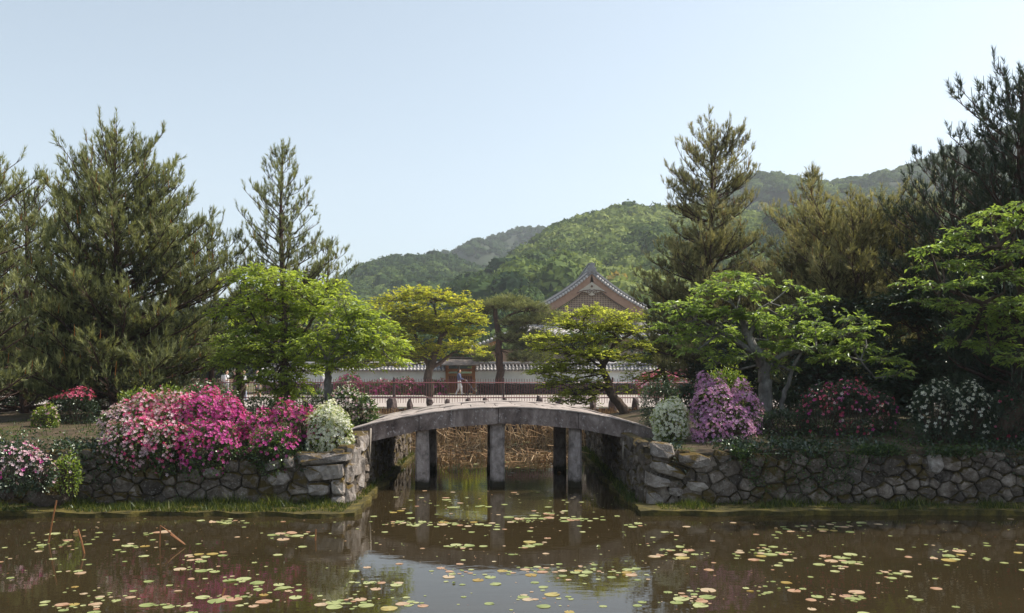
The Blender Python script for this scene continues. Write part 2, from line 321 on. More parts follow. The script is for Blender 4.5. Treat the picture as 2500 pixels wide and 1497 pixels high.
# ------------------------------------------------------------------ rubble walls, every stone its own part
def clip(poly, p0, nrm):
    outp = []
    d = [np.dot(q - p0, nrm) for q in poly]
    for k in range(len(poly)):
        a, b, da, db = poly[k], poly[(k + 1) % len(poly)], d[k], d[(k + 1) % len(poly)]
        if da <= 0: outp.append(a)
        if (da < 0 < db) or (db < 0 < da): outp.append(a + (b - a) * da / (da - db))
    return outp
def voronoi(seeds, W, H, wts=None, zsq=1.25):
    cells = []
    S = np.array(seeds) * (1, zsq)
    for i, s in enumerate(S):
        poly = [np.array(q) for q in ((0, 0), (W, 0), (W, H * zsq), (0, H * zsq))]
        dd = np.linalg.norm(S - s, axis=1)
        for j in np.argsort(dd)[1:22]:
            dv = S[j] - s; m_ = (s + S[j]) / 2 + (dv * (wts[i] ** 2 - wts[j] ** 2) / (2 * dv @ dv) if wts is not None else 0); poly = clip(poly, m_, dv)
            if len(poly) < 3: break
        if len(poly) >= 3: cells.append([q / (1, zsq) for q in poly])
        else: cells.append(None)
    return cells
def simplify(poly, kmax, rng):
    poly = [np.array(q) for q in poly]
    q = []
    for k in range(len(poly)):
        a, b = poly[k], poly[(k + 1) % len(poly)]
        if np.linalg.norm(b - a) > 0.035: q.append(a * .88 + b * .12); q.append(a * .13 + b * .87)
        else: q.append((a + b) / 2)
    while len(q) > kmax:
        L = [np.linalg.norm(q[(k + 1) % len(q)] - q[k]) for k in range(len(q))]; k = int(np.argmin(L)); k2 = (k + 1) % len(q)
        q[k] = (q[k] + q[k2]) / 2; q.pop(k2)
    return np.array(q)
def stone_mesh(poly, O, U, Nn, depth, rng, gap=0.005, kmax=9, name='stone'):
    q = simplify(poly, kmax, rng); c = q.mean(0); n = len(q)
    size = np.sqrt(((q - c) ** 2).sum(1)).mean()
    s1 = max(1 - gap / size, 0.6); tilt = rng.normal(0, 0.12, 2)
    def ring(s, d, jit):
        r = c + (q - c) * s + rng.normal(0, jit * size * .6, q.shape)
        dd = d + (r - c) @ tilt + rng.normal(0, jit * size * 1.2, n)
        return O + U * r[:, :1] + np.array([0, 0, 1.0]) * r[:, 1:] + Nn * dd[:, None]
    back = O + U * (c + (q - c) * s1 * .98)[:, :1] + np.array([0, 0, 1.0]) * (c + (q - c) * s1 * .98)[:, 1:] - Nn * 0.12
    V = np.vstack([back, ring(s1, depth * .35, 0.03), ring(s1 * .84, depth * .85, 0.07), (O + U * c[0] + np.array([0, 0, 1.0]) * c[1] + Nn * depth * 1.05)[None]])
    i = np.arange(n); j = (i + 1) % n
    Q = np.vstack([np.stack([i + a * n, j + a * n, j + (a + 1) * n, i + (a + 1) * n], 1) for a in (0, 1)])
    T = np.stack([i + 2 * n, j + 2 * n, np.full(n, 3 * n)], 1)
    return mesh(name, V, [Q, T])
def rubble_wall(label, O, U, Nn, W, Hfun, cell, custom=(), seed=1, depth=0.07, matname='wall_stone'):
    rng = np.random.default_rng(seed); O = np.array(O, float); U = unit(np.array(U, float)); Nn = unit(np.array(Nn, float))
    root = thing('retaining_wall', label, 'stone wall', O)
    Hm = max(Hfun(x) for x in np.linspace(0, W, 30))
    # jittered seeds of uneven size
    seeds = []
    wt = []
    for big, tries in ((1.55, int(W * 9)), (1.1, int(W * 60)), (.62, int(W * 420))):
        for _ in range(tries):
            s = np.array([rng.uniform(0, W), rng.uniform(0, Hm)]); r = cell(s[0], s[1]) * big * rng.uniform(0.85, 1.2)
            if all(np.linalg.norm((s - q) * (0.80, 1.2)) > (r + w_) * .5 for q, w_ in zip(seeds, wt)): seeds.append(s); wt.append(r)
    def inside(pt, poly):
        c = False
        for k in range(len(poly)):
            (x1, y1), (x2, y2) = poly[k], poly[k - 1]
            if (y1 > pt[1]) != (y2 > pt[1]) and pt[0] < (x2 - x1) * (pt[1] - y1) / (y2 - y1) + x1: c = not c
        return c
    cells = voronoi(seeds, W, Hm, [a * .5 for a in wt])
    L = np.zeros(3)
    for s, poly in zip(seeds, cells):
        if poly is None: continue
        dk = .35 if any(inside(s, c) for c in custom) else 1
        h = Hfun(s[0]) + rng.uniform(-.05, .05)
        if s[1] > h: continue
        poly = clip(poly, np.array([0, h + 0.05]), np.array([0, 1.0]))
        if len(poly) < 3: continue
        link('stone', stone_mesh(poly, L, U, Nn, dk * depth * rng.uniform(0.5, 1.5), rng), M[matname], root)
    for c in custom:
        c = [np.array(q, float) for q in c]
        link('stone', stone_mesh(c, L, U, Nn, depth * 1.9, rng, kmax=11), M['pale_stone'], root)
    # dark packing between the stones
    xs = np.linspace(0, W, 40); V = []; Fq = []
    for k, x in enumerate(xs):
        for z, d in ((-0.25, 0.012), (Hfun(x) - 0.03, 0.012), (Hfun(x) - 0.03, -0.15)): V.append(L + U * x + np.array([0, 0, z]) + Nn * (d - 0.02))
        if k: a = (k - 1) * 3; b = k * 3; Fq += [(a, b, b + 1, a + 1), (a + 1, b + 1, b + 2, a + 2)]
    link('packing', mesh('packing', V, [Fq]), M['joint'], root)
    return root
def wallpoly(pts, Y, O): return [(X(u, Y) - O[0], Z(v, Y) - O[2]) for u, v in pts]
# left wall, facing the camera
OL = (-14.6, WY, 0.02); WL = XL - OL[0]
def HL(s):
    x = OL[0] + s; return float(np.interp(x, [-14.6, -10, -8, -5.6, -4.2, -3.0], [0.62, 0.95, 1.0, 1.0, 0.93, 1.06]))
cl = [wallpoly(p_, WY, OL) for p_ in (
    [(728, 1109), (790, 1106), (858, 1104), (862, 1122), (800, 1133), (728, 1136)],
    [(738, 1137), (800, 1134), (843, 1129), (843, 1165), (790, 1171), (748, 1175), (733, 1160)],
    [(644, 1131), (684, 1121), (690, 1142), (652, 1152)], [(694, 1115), (720, 1114), (722, 1142), (697, 1144)],
    [(655, 1155), (676, 1146), (702, 1150), (712, 1172), (698, 1184), (668, 1186), (654, 1175)],
    [(810, 1168), (843, 1164), (843, 1208), (812, 1207)], [(812, 1210), (843, 1210), (843, 1233), (806, 1232)],
    [(752, 1180), (788, 1176), (808, 1182), (808, 1205), (785, 1212), (755, 1208)],
    [(497, 1143), (523, 1136), (543, 1145), (540, 1163), (512, 1170), (496, 1161)])]
rubble_wall('stone retaining wall below the pink azaleas left of the bridge', OL, (1, 0, 0), (0, -1, 0), WL, HL,
            lambda x, z: 0.20 if x < 8.2 else 0.25, cl, seed=4)
# left wall, channel side (faces the sun)
OLs = (XL, WY, 0.02)
rubble_wall('sunlit side of the left abutment wall facing the channel', OLs, (0, 1, 0), (1, 0, 0), 10.1,
            lambda s: float(np.interp(s, [0, 1.2, 2.6, 10], [1.08, 1.15, 1.22, 1.15])), lambda x, z: 0.24, [
            [(0.0, .78), (.5, .80), (.5, 1.1), (0, 1.1)], [(0, .4), (.45, .38), (.5, .76), (0, .76)], [(0, 0), (.5, 0), (.5, .36), (0, .38)],
            [(.52, .45), (1.1, .42), (1.15, 1.0), (.53, 1.02)], [(1.2, .85), (1.9, .9), (1.95, 1.2), (1.25, 1.2)], [(1.2, .1), (1.9, .15), (1.9, .82), (1.2, .8)]], seed=8, depth=0.055)
# right wall
ORf = (XR, WY, 0.02)
def HR(s): return float(np.interp(s, [0, 0.5, 1.2, 3, 12], [1.10, 1.02, 1.0, 0.98, 0.95]))
cr = [wallpoly(p_, WY, ORf) for p_ in (
    [(1587, 1076), (1640, 1082), (1648, 1110), (1625, 1122), (1587, 1112)],
    [(1585, 1121), (1615, 1125), (1660, 1145), (1678, 1163), (1662, 1170), (1610, 1155), (1585, 1142)],
    [(1572, 1144), (1600, 1160), (1638, 1172), (1636, 1188), (1600, 1194), (1572, 1182)],
    [(1578, 1196), (1600, 1198), (1622, 1222), (1615, 1240), (1574, 1238)],
    [(1652, 1106), (1700, 1104), (1740, 1120), (1735, 1140), (1690, 1145), (1655, 1128)],
    [(1630, 1190), (1664, 1188), (1668, 1206), (1648, 1214), (1630, 1205)],
    [(1672, 1172), (1718, 1176), (1730, 1192), (1712, 1200), (1676, 1194)],
    [(2262, 1110), (2292, 1102), (2300, 1135), (2288, 1160), (2265, 1150)])]
rubble_wall('stone retaining wall in shade right of the bridge', ORf, (1, 0, 0), (0, -1, 0), 12.2, HR,
            lambda x, z: 0.26 if x < 1.6 else 0.20, cr, seed=15)
rubble_wall('shaded side of the right abutment wall facing the channel', (XR, 28.4, 0.02), (0, -1, 0), (-1, 0, 0), 12.1,
            lambda s: float(np.interp(s, [0, 9, 12.1], [1.1, 1.18, 1.12])), lambda x, z: 0.25, [], seed=23)
# two rounded capping stones where the bridge lands
def boulder(r, seed, k=2, sq=(1, 1, 1), rough=0.34):
    import bmesh
    bm = bmesh.new(); bmesh.ops.create_icosphere(bm, subdivisions=k, radius=1)
    for v in bm.verts:
        d = 1 + rough * mnoise.noise(v.co * 1.6 + Vector((seed, seed * 2, 0))) + rough * .5 * mnoise.noise(v.co * 4 + Vector((seed, 0, 5)))
        v.co = Vector((v.co.x * sq[0], v.co.y * sq[1], v.co.z * sq[2])) * d * r
    me = bpy.data.meshes.new('rock'); bm.to_mesh(me); bm.free(); return me
def rock(name, loc, r, seed, sq, label, group=None, mat='wall_stone', rz=0):
    o = link(name, boulder(r, seed, 2, sq), M[mat]); o.location = [float(a) for a in loc]; o.rotation_euler = (0, 0, rz)
    o['label'] = label; o['category'] = 'rock'
    if group: o['group'] = group
    return o
rock('rock', (XL - 0.12, 18.05, 1.14), 0.24, 3, (1.0, 1.2, .6), 'rounded boulder on top of the wall just left of the bridge end')
rock('rock', (X(1690, 16.2), 16.28, 0.16), 0.2, 13, (1.3, .8, .6), 'low stone at the foot of the right wall above the grass', rz=.4)
rock('rock', (X(108, 15.7), 15.9, 0.3), 0.32, 31, (1.1, .7, .8), 'pale boulder at the dark left end of the left wall', rz=.2)

# ------------------------------------------------------------------ the stone bridge
BY0, BY1 = 18.9, 22.95
TU = [840, 865, 909, 945, 1018, 1072, 1145, 1218, 1308, 1381, 1454, 1526, 1599, 1640]
TV = [1056, 1048, 1035, 1028, 1014, 1005, 998, 995, 997, 1002.5, 1013, 1028, 1050, 1064]
BU = [840, 902, 1018, 1100, 1188, 1228, 1290, 1352, 1417, 1475, 1530, 1640]
BV = [1095, 1079, 1053, 1043, 1037, 1034.5, 1036.5, 1042, 1048, 1059, 1071, 1098]
TX = [X(u, BY0) for u in TU]; TZ = [Z(v, BY0) for v in TV]; BX = [X(u, BY0) for u in BU]; BZ = [Z(v, BY0) for v in BV]
def ztop(x): return float(np.interp(x, TX, TZ))
def zbot(x): return float(np.interp(x, BX, BZ))
ztab = np.array([ztop(x) for x in np.linspace(-3.7, 3.6, 74)]); ztab = np.convolve(np.pad(ztab, 3, mode='edge'), np.ones(7) / 7, 'valid')
def ztop(x): return float(np.interp(x, np.linspace(-3.7, 3.6, 74), ztab))
SK = -0.049
bridge = thing('footbridge', 'arched grey stone footbridge on six square stone piers', 'bridge', (0, BY0, 0))
def sk(x, y): return x + SK * (y - BY0)
def slab(name, x0, x1, y0, y1, topf, botf, mat, n=6, bev=0.012, rng=None):
    """curved block following the arch, edges chamfered"""
    V = []; Fq = []
    xs = np.linspace(x0, x1, n + 1)
    for k, x in enumerate(xs):
        e = bev if k in (0, n) else 0
        prof = [(y0 + e, botf(x)), (y0, botf(x) + bev), (y0, topf(x) - bev - e), (y0 + bev + e, topf(x) - e), (y1 - bev - e, topf(x) - e), (y1, topf(x) - bev - e), (y1, botf(x) + bev), (y1 - e, botf(x))]
        for y, z in prof: V.append((sk(x, y) - 0, y - BY0, z))
        if k:
            a = (k - 1) * 8; b = k * 8
            for j in range(8): Fq.append((a + j, a + (j + 1) % 8, b + (j + 1) % 8, b + j))
    o8 = [tuple(range(8))[::-1], tuple(range(n * 8, n * 8 + 8))]
    if rng is not None: V = np.array(V) + np.array([rng.normal(0, .004), 0, rng.normal(0, .006)])
    return link(name, mesh(name, V, [Fq, o8]), mat, bridge)
rng = np.random.default_rng(5)
jx = [X(u, BY0) for u in (846, 1023, 1217, 1412, 1636)]
for ya, yb in ((BY0, BY0 + 0.36), (BY1 - 0.36, BY1)):
    for a, b in zip(jx[:-1], jx[1:]):
        slab('beam', a + 0.006, b - 0.006, ya, yb, ztop, zbot, M['bridge_beam'], 14)
rows = [(BY0 + 0.37, BY0 + 1.45), (BY0 + 1.46, BY0 + 2.55), (BY0 + 2.56, BY1 - 0.37)]
for r_, (ya, yb) in enumerate(rows):
    x = -3.55 + 0.25 * r_
    while x < 3.35:
        wd = rng.uniform(0.42, 0.72); x2 = min(x + wd, 3.4)
        dz = rng.uniform(-0.012, 0.012)
        slab('paving_stone', x + .011, x2 - .011, ya + .009, yb - .009, lambda q, dz=dz: ztop(q) + 0.006 + dz, lambda q: ztop(q) - 0.24, M['bridge_deck'], 3, 0.014)
        x = x2
# thin coping on the edge beams, paler to paint in their sunlit tops
for ya, yb in ((BY0 - 0.02, BY0 + 0.362), (BY1 - 0.362, BY1 + 0.02)):
    x = -3.5
    while x < 3.4:
        x2 = min(x + rng.uniform(0.8, 1.2), 3.42)
        slab('lit_coping', x + .005, x2 - .005, ya, yb - .004, lambda q: ztop(q) + 0.03, lambda q: ztop(q) - 0.004, M['bridge_deck'], 5, 0.012)
        x = x2
def pier(u, wpx, Y, y1, seed):
    rng = np.random.default_rng(seed); hw = wpx / F * Y / 2; xc = X(u, Y); dpt = y1 - Y
    mb = MB(); nz = 9; V = []; zt = zbot((xc - SK * (Y - BY0))) + 0.03
    for k in range(nz):
        z = lerp(-0.5, zt, k / (nz - 1)); sc_ = lerp(1.06, 0.97, k / (nz - 1))
        ch = 0.045
        ring = [(-hw + ch, 0), (hw - ch, 0), (hw, ch), (hw, dpt - ch), (hw - ch, dpt), (-hw + ch, dpt), (-hw, dpt - ch), (-hw, ch)]
        for a, b in ring: V.append((xc + a * sc_ + rng.normal(0, .005), Y - BY0 + b + rng.normal(0, .005), z))
    Fq = [(k * 8 + j, k * 8 + (j + 1) % 8, (k + 1) * 8 + (j + 1) % 8, (k + 1) * 8 + j) for k in range(nz - 1) for j in range(8)]
    mb.add(V, [Fq, [tuple(range((nz - 1) * 8, nz * 8))]])
    return link('pier', mb.mesh('pier'), M['granite'], bridge)
for k, (u, wp) in enumerate(((1030, 33), (1214.5, 35), (1405, 32))): pier(u, wp, 19.03, 19.33, 40 + k)
for k, (u, wp) in enumerate(((1049, 29), (1204, 29), (1367, 30))): pier(u, wp, 22.3, 22.62, 50 + k)
for u in (1030, 1214.5, 1405):   # cross beams carrying the paving on each pair of piers
    x = X(u, 19.03)
    slab('cross_beam', x - 0.17, x + 0.17, BY0 + 0.45, BY1 - 0.7, lambda q: ztop(q) - 0.245, zbot, M['bridge_beam'], 2)
mb = MB()
for u0, v0, u1, v1, Y in ((905, 1046, 902, 1140, 18.75),): mb.tube([P(u0, v0, Y), P(lerp(u0, u1, .5), lerp(v0, v1, .5), Y), P(u1, v1, Y)], .018, 6)
o = link('pole', mb.mesh('pole', True), M['pole']); o['label'] = 'thin pale upright pole against the left end of the bridge'; o['category'] = 'pole'
mb = MB(); mb.tube([P(1522, 1078, 18.6), P(1521, 1122, 18.6)], .016, 6)
o = link('pole', mb.mesh('pole', True), M['pole']); o['label'] = 'short thin pole under the right end of the bridge'; o['category'] = 'pole'

# ------------------------------------------------------------------ low wall, rocks and fence beyond the pond
rubble_wall('low dark stone wall under the red fence at the far side of the pond', (-24, FY - 0.45, 0.0), (1, 0, 0), (0, -1, 0), 38, lambda s: 0.93, lambda x, z: 0.48, [], seed=31, depth=0.06, matname='far_stone')
fr = [(957, 974, 1012, 26), (1000, 976, 1000, 14), (1048, 972, 990, 18), (1092, 975, 990, 14), (1143, 972, 988, 13), (1184, 972, 988, 12), (1233, 973, 986, 12), (1316, 968, 990, 14), (1365, 978, 998, 22), (1448, 970, 1000, 15), (1496, 972, 1005, 22), (1551, 972, 1003, 16), (880, 974, 1005, 16), (668, 982, 1005, 24), (745, 980, 1002, 18)]
for k, (u, v0, v1, wpx) in enumerate(fr):
    Y = 37.35; h = (v1 - v0) / F * Y; r = h / 2
    where = ['beside the fence post left of the bridge crown', 'with a straight upright outline, second one right of the white flowering rhododendron', 'leaning to the right above the left slope of the bridge', 'shaped like a small pyramid behind the bridge below the gate', 'below the walking man in white trousers', 'below the black stroller', 'at the foot of the dark post right of the stroller', 'behind the bridge left of the leaning maple trunk, tall and pointed', 'half hidden by the low maple leaves', 'tall and narrow just left of the leaning maple trunk', 'touching the leaning maple trunk', 'rounded, right of the leaning maple trunk', 'peeping over the white flowering rhododendron', 'between the two left tree trunks under the green tree', 'left of the grey trunk under the green tree'][k]
    o = rock('rock', (X(u, Y), Y, Z(v1, Y) + r * .8), r * 1.15, 60 + k * 3, (wpx / max(v1 - v0, 1) * .9, .7, 1.25), 'dark upright rock ' + where, 'upright rocks along the foot of the red fence', 'far_stone', rz=0.3 * k)
fence = thing('fence', 'long dark red metal railing along the far side of the pond', 'fence', (0, FY, PATHZ))
def bar_mesh(r, z0, z1, k=5):
    mb = MB(); mb.tube([(0, 0, z0), (0, 0, z1 - .03), (0, 0, z1)], [r, r, r * .3], k); return mb.mesh('fence_bar')
zb, zt1, zr1, zr2 = Z(984, FY), Z(924.5, FY), Z(934.5, FY), Z(971, FY)
bm_ = bar_mesh(0.011, zb - PATHZ, zt1 - PATHZ)
pitch = 6.3 / F * FY; x = X(178, FY)
while x < X(1690, FY):
    link('fence_bar', bm_, M['fence_red'], fence).location = (x, 0, 0); x += pitch
for zz in (zr1, zr2):
    mb = MB(); mb.tube([(X(100, FY), -0.02, zz - PATHZ), (X(900, FY), -0.02, zz - PATHZ), (X(1800, FY), -0.02, zz - PATHZ)], .024, 8)
    link('rail', mb.mesh('rail', True), M['fence_red'], fence)
mb = MB(); mb.tube([(0, 0, -0.6), (0, 0, 1.27)], .045, 8); mb.tube([(0, 0, 1.27), (0, 0, 1.30)], [.05, .02], 8); pm = mb.mesh('post')
for u in (161, 428, 695, 962, 1229, 1496): link('post', pm, M['fence_post'], fence).location = (X(u, FY), 0.05, 0)

# ------------------------------------------------------------------ white garden wall, gate
GY = 60.0
wallroot = thing('garden_wall', 'white plastered garden wall with a tiled coping on a rubble base', 'wall', (0, GY, PATHZ))
def part_box(name, a, b, mat, parent):
    mb = MB(); mb.box(a, b); return link(name, mb.mesh(name), mat, parent)
gx0, gx1 = X(1088, GY), X(1160, GY)
spans = [(X(640, GY), gx0), (gx1, X(1760, GY))]
zs, zp = Z(937, GY) - PATHZ, Z(904, GY) - PATHZ
for a, b in spans:
    part_box('plaster', (a, 0.0, zs - .02), (b, 0.28, zp), M['plaster'], wallroot)
    part_box('plinth_band', (a, -0.05, zp - .14), (b, 0.33, zp - .004), M['plaster'], wallroot)
    # two-sided tiled coping
    mb = MB(); e = 0.46; zt_ = zp + 0.40
    mb.add([(a, 0.14 - e, zp), (b, 0.14 - e, zp), (b, 0.14, zt_), (a, 0.14, zt_), (a, 0.14 + e, zp), (b, 0.14 + e, zp), (a, .14 - e, zp - .05), (b, .14 - e, zp - .05), (a, .14 + e, zp - .05), (b, .14 + e, zp - .05)],
           [[(0, 1, 2, 3), (3, 2, 5, 4), (6, 7, 1, 0), (4, 5, 9, 8), (6, 8, 9, 7)]])
    link('coping_bed', mb.mesh('coping_bed'), M['roof_tile'], wallroot)
    mb = MB(); mb.tube([(a, 0.14, zt_ + .06), (b, 0.14, zt_ + .06)], .11, 8); link('ridge_tiles', mb.mesh('ridge_tiles', True), M['tile_cap'], wallroot)
mb = MB(); mb.tube([(0, 0.14 - .40, zp + .09), (0, .14 - .05, zp + .40)], .055, 8); tm = mb.mesh('tile_roll', True)
mb = MB(); mb.tube([(0, 0.14 - .56, zp + .0), (0, 0.14 - .53, zp + .01), (0, .14 - .38, zp + .11)], [.05, .085, .07], 8); tc = mb.mesh('tile', True)
for a, b in spans:
    x = a + .12
    while x < b - .05: link('tile', tc, M['tile_cap'], wallroot).location = (x, 0, 0); link('tile_roll', tm, M['roof_tile'], wallroot).location = (x, 0, 0); x += 0.243
# rubble base under the plaster, small stones joined
rng = np.random.default_rng(77)
for a, b in ((X(640, GY), gx0 - .1), (gx1 + .1, X(1760, GY))):
    mb = MB(); W = b - a; H = zs + .02; seeds = []
    for _ in range(2600):
        s = np.array([rng.uniform(0, W), rng.uniform(0, H)])
        if all(np.linalg.norm(s - q) > .21 for q in seeds[-400:]): seeds.append(s)
    for poly in voronoi(seeds, W, H):
        if poly is None: continue
        q = simplify(poly, 7, rng); c = q.mean(0); n = len(q); d = rng.uniform(.02, .08)
        V = np.vstack([np.column_stack([a + q[:, 0] * .97 + c[0] * .03, np.full(n, -.02), q[:, 1] * .93 + c[1] * .07]), np.column_stack([a + q[:, 0] * .7 + c[0] * .3, np.full(n, -.02 - d), q[:, 1] * .7 + c[1] * .3])])
        i = np.arange(n); j = (i + 1) % n
        mb.add(V, [np.stack([i, j, j + n, i + n], 1), np.stack([i[1:-1] * 0 + n, i[1:-1] + n, i[2:] + n], 1)])
    link('rubble_base', mb.mesh('rubble_base'), M['far_stone'], wallroot, kind='stuff')
    part_box('base_core', (a, 0.0, -.1), (b, .3, zs - .02), M['joint'], wallroot)

gate = thing('gate', 'small wooden garden gate with a shingled roof set in the white wall', 'gate', ((gx0 + gx1) / 2, GY, PATHZ))
gw = (gx1 - gx0) / 2; gh = Z(892, GY) - PATHZ
for s in (-1, 1): part_box('post', (s * (gw - .1) - .1, -.12, 0), (s * (gw - .1) + .1, .14, gh + .02), M['gate_wood'], gate)
part_box('lintel', (-gw - .18, -.14, gh - .42), (gw + .18, .16, gh - .24), M['gate_wood'], gate)
part_box('lintel', (-gw + .02, -.10, gh - .72), (gw - .02, .10, gh - .56), M['gate_wood'], gate)
for s in (-1, 1):
    dr = part_box('door', (min(s * .02, s * (gw - .21)), .0, 0.05), (max(s * .02, s * (gw - .21)), .05, gh - .73), M['door_wood'], gate)
    for k in range(1, 5):
        xx = s * (.02 + k * (gw - .23) / 5)
        part_box('batten', (xx - .02, -.02, 0.05), (xx + .02, -.002, gh - .74), M['gate_wood'], dr)
rw = X(1172, GY) - X(1075, GY); cx_ = (X(1172, GY) + X(1075, GY)) / 2 - (gx0 + gx1) / 2
zr_lo, zr_hi = Z(891, GY) - PATHZ, Z(875, GY) - PATHZ
for k in range(7):
    t0, t1 = k / 7, (k + 1) / 7 + .05
    ya, yb = lerp(-1.15, 0.0, t0), lerp(-1.15, 0, t1); za, zb_ = lerp(zr_lo, zr_hi, t0), lerp(zr_lo, zr_hi, min(t1, 1))
    for sy in (1, -1):
        mb = MB()
        V = [(cx_ - rw / 2 + .02 * k, sy * ya, za), (cx_ + rw / 2 - .02 * k, sy * ya, za), (cx_ + rw / 2 - .02 * k, sy * yb, zb_), (cx_ - rw / 2 + .02 * k, sy * yb, zb_)]
        V += [(x_, y_, z_ - .06) for x_, y_, z_ in V]
        mb.add(V, [[(0, 1, 2, 3), (7, 6, 5, 4), (0, 4, 5, 1), (1, 5, 6, 2), (3, 7, 4, 0)]])
        link('shingle', mb.mesh('shingle'), M['bark_roof'], gate)
mb = MB(); mb.box((cx_ - rw / 2 - .02, -.16, zr_hi), (cx_ + rw / 2 + .02, .16, zr_hi + .08)); link('ridge_board', mb.mesh('ridge_board'), M['bark_roof'], gate)
for s in (-1, 1):
    mb = MB(); xx = cx_ + s * (rw / 2 - .12)
    mb.add([(xx - .03, -1.1, zr_lo - .12), (xx + .03, -1.1, zr_lo - .12), (xx + .03, 0, zr_hi - .12), (xx - .03, 0, zr_hi - .12), (xx - .03, -1.1, zr_lo - .03), (xx + .03, -1.1, zr_lo - .03), (xx + .03, 0, zr_hi - .03), (xx - .03, 0, zr_hi - .03)], [[(0, 1, 5, 4), (1, 2, 6, 5), (3, 0, 4, 7), (4, 5, 6, 7)]])
    link('bargeboard', mb.mesh('bargeboard'), M['gate_wood'], gate)

# ------------------------------------------------------------------ temple hall
HY = 90.0; k_ = HY / F
hall = thing('temple_hall', 'temple hall with a large tiled gable, brown bargeboards and a latticed gable end', 'temple', (X(1445, HY), HY, PATHZ))
def hp(u, v, dy=0.0): return (X(u, HY) - X(1445, HY), dy, Z(v, HY) - PATHZ)
def gcurve(half, drop, n=18, sag=0.35):
    """concave gable line from apex down: (dx, dz)"""
    t = np.linspace(0, 1, n); return np.stack([half * t, -drop * (t + sag * 0.42 * np.sin(math.pi * t) * 1.0 * (1 - t * .3))], 1)
apex_v = 668
ax, _, az_ = hp(1445, apex_v)
oc = gcurve(133 * k_, (758 - apex_v) * k_, sag=0.20)
def band(name, inner_off, outer_off, y0, y1, mat, sides=(-1, 1)):
    for s in sides:
        V = []; n = len(oc)
        T = np.gradient(oc, axis=0); T = T / np.linalg.norm(T, axis=1, keepdims=True); Nrm = np.stack([-T[:, 1], T[:, 0]], 1)   # outward (up-right for +x side)
        for k in range(n):
            for off, y in ((inner_off, y0), (outer_off, y0), (outer_off, y1), (inner_off, y1)):
                q = oc[k] + Nrm[k] * off
                if k == 0: q = np.array([0, q[1] + abs(off) * 0.25 * np.sign(off)])
                V.append((s * q[0], y, az_ + q[1]))
        Fq = []
        for k in range(n - 1):
            a = k * 4; b = a + 4
            for j in range(4): Fq.append((a + j, b + j, b + (j + 1) % 4, a + (j + 1) % 4) if s > 0 else (a + j, a + (j + 1) % 4, b + (j + 1) % 4, b + j))
        Fq += [(0, 1, 2, 3), ((n - 1) * 4 + 3, (n - 1) * 4 + 2, (n - 1) * 4 + 1, (n - 1) * 4)]
        link(name, mesh(name, V, [Fq]), mat, hall)
band('roof', 0.0, 0.34, 0.0, 17.0, M['roof_tile'])
band('verge_tiles', 0.36, 0.56, 0.35, 0.9, M['roof_tile'])
band('verge_tiles', 0.34, 0.47, -0.1, 0.2, M['tile_cap'])
band('bargeboard', -0.78, -0.02, 0.06, 0.22, M['cedar'])
band('fascia_moulding', -0.86, -0.79, 0.10, 0.26, M['lattice_dark'])
# round tile ends along both rakes
mb = MB(); mb.tube([(0, -0.16, 0), (0, 0.25, 0)], .155, 9); tme = mb.mesh('tile', True)
arc = np.concatenate([[0], np.cumsum(np.linalg.norm(np.diff(oc, axis=0), axis=1))])
for s in (-1, 1):
    for d in np.arange(0.75, arc[-1], 0.33):
        x_ = np.interp(d, arc, oc[:, 0]); z_ = np.interp(d, arc, oc[:, 1])
        link('tile', tme, M['tile_cap'], hall).location = (s * (x_ - .02), 0.0, az_ + z_ + .13)
# tile rolls running down both slopes of the main roof
mb = MB()
for s in (-1, 1):
    for y in np.arange(1.3, 16.5, 0.42):
        pts = [(s * q[0], y, az_ + q[1] + .40) for q in oc[::3]]; mb.tube(pts, .09, 6)
link('tile_rolls', mb.mesh('tile_rolls', True), M['roof_tile'], hall, kind='stuff')
# ridge and end ornament
mb = MB(); mb.box((-.28, 0.15, az_ + .25), (.28, 17.2, az_ + .95)); mb.box((-.36, 0.05, az_ + .95), (.36, 17.3, az_ + 1.07)); link('ridge', mb.mesh('ridge'), M['roof_tile'], hall)
mb = MB()
orn = [(-.72, -.05), (-.5, .3), (-.62, .55), (-.36, .62), (-.30, .95), (-.42, 1.12), (-.16, 1.10), (0, 1.22), (.16, 1.10), (.42, 1.12), (.30, .95), (.36, .62), (.62, .55), (.5, .3), (.72, -.05), (0.25, -.12), (0, .1), (-.25, -.12)]
V = [(x_ * .8, -.12, az_ + .12 + z_ * .85) for x_, z_ in orn] + [(x_ * .8, .12, az_ + .12 + z_ * .85) for x_, z_ in orn]; n = len(orn)
V += [(0, -.17, az_ + .6), (0, .13, az_ + .6)]
mb.add(V, [[(k, (k + 1) % n, 2 * n) for k in range(n)] + [((k + 1) % n + n, k + n, 2 * n + 1) for k in range(n)], [((k + 1) % n, k, k + n, (k + 1) % n + n) for k in range(n)]])
link('ridge_end_ornament', mb.mesh('ridge_end_ornament'), M['roof_tile'], hall)
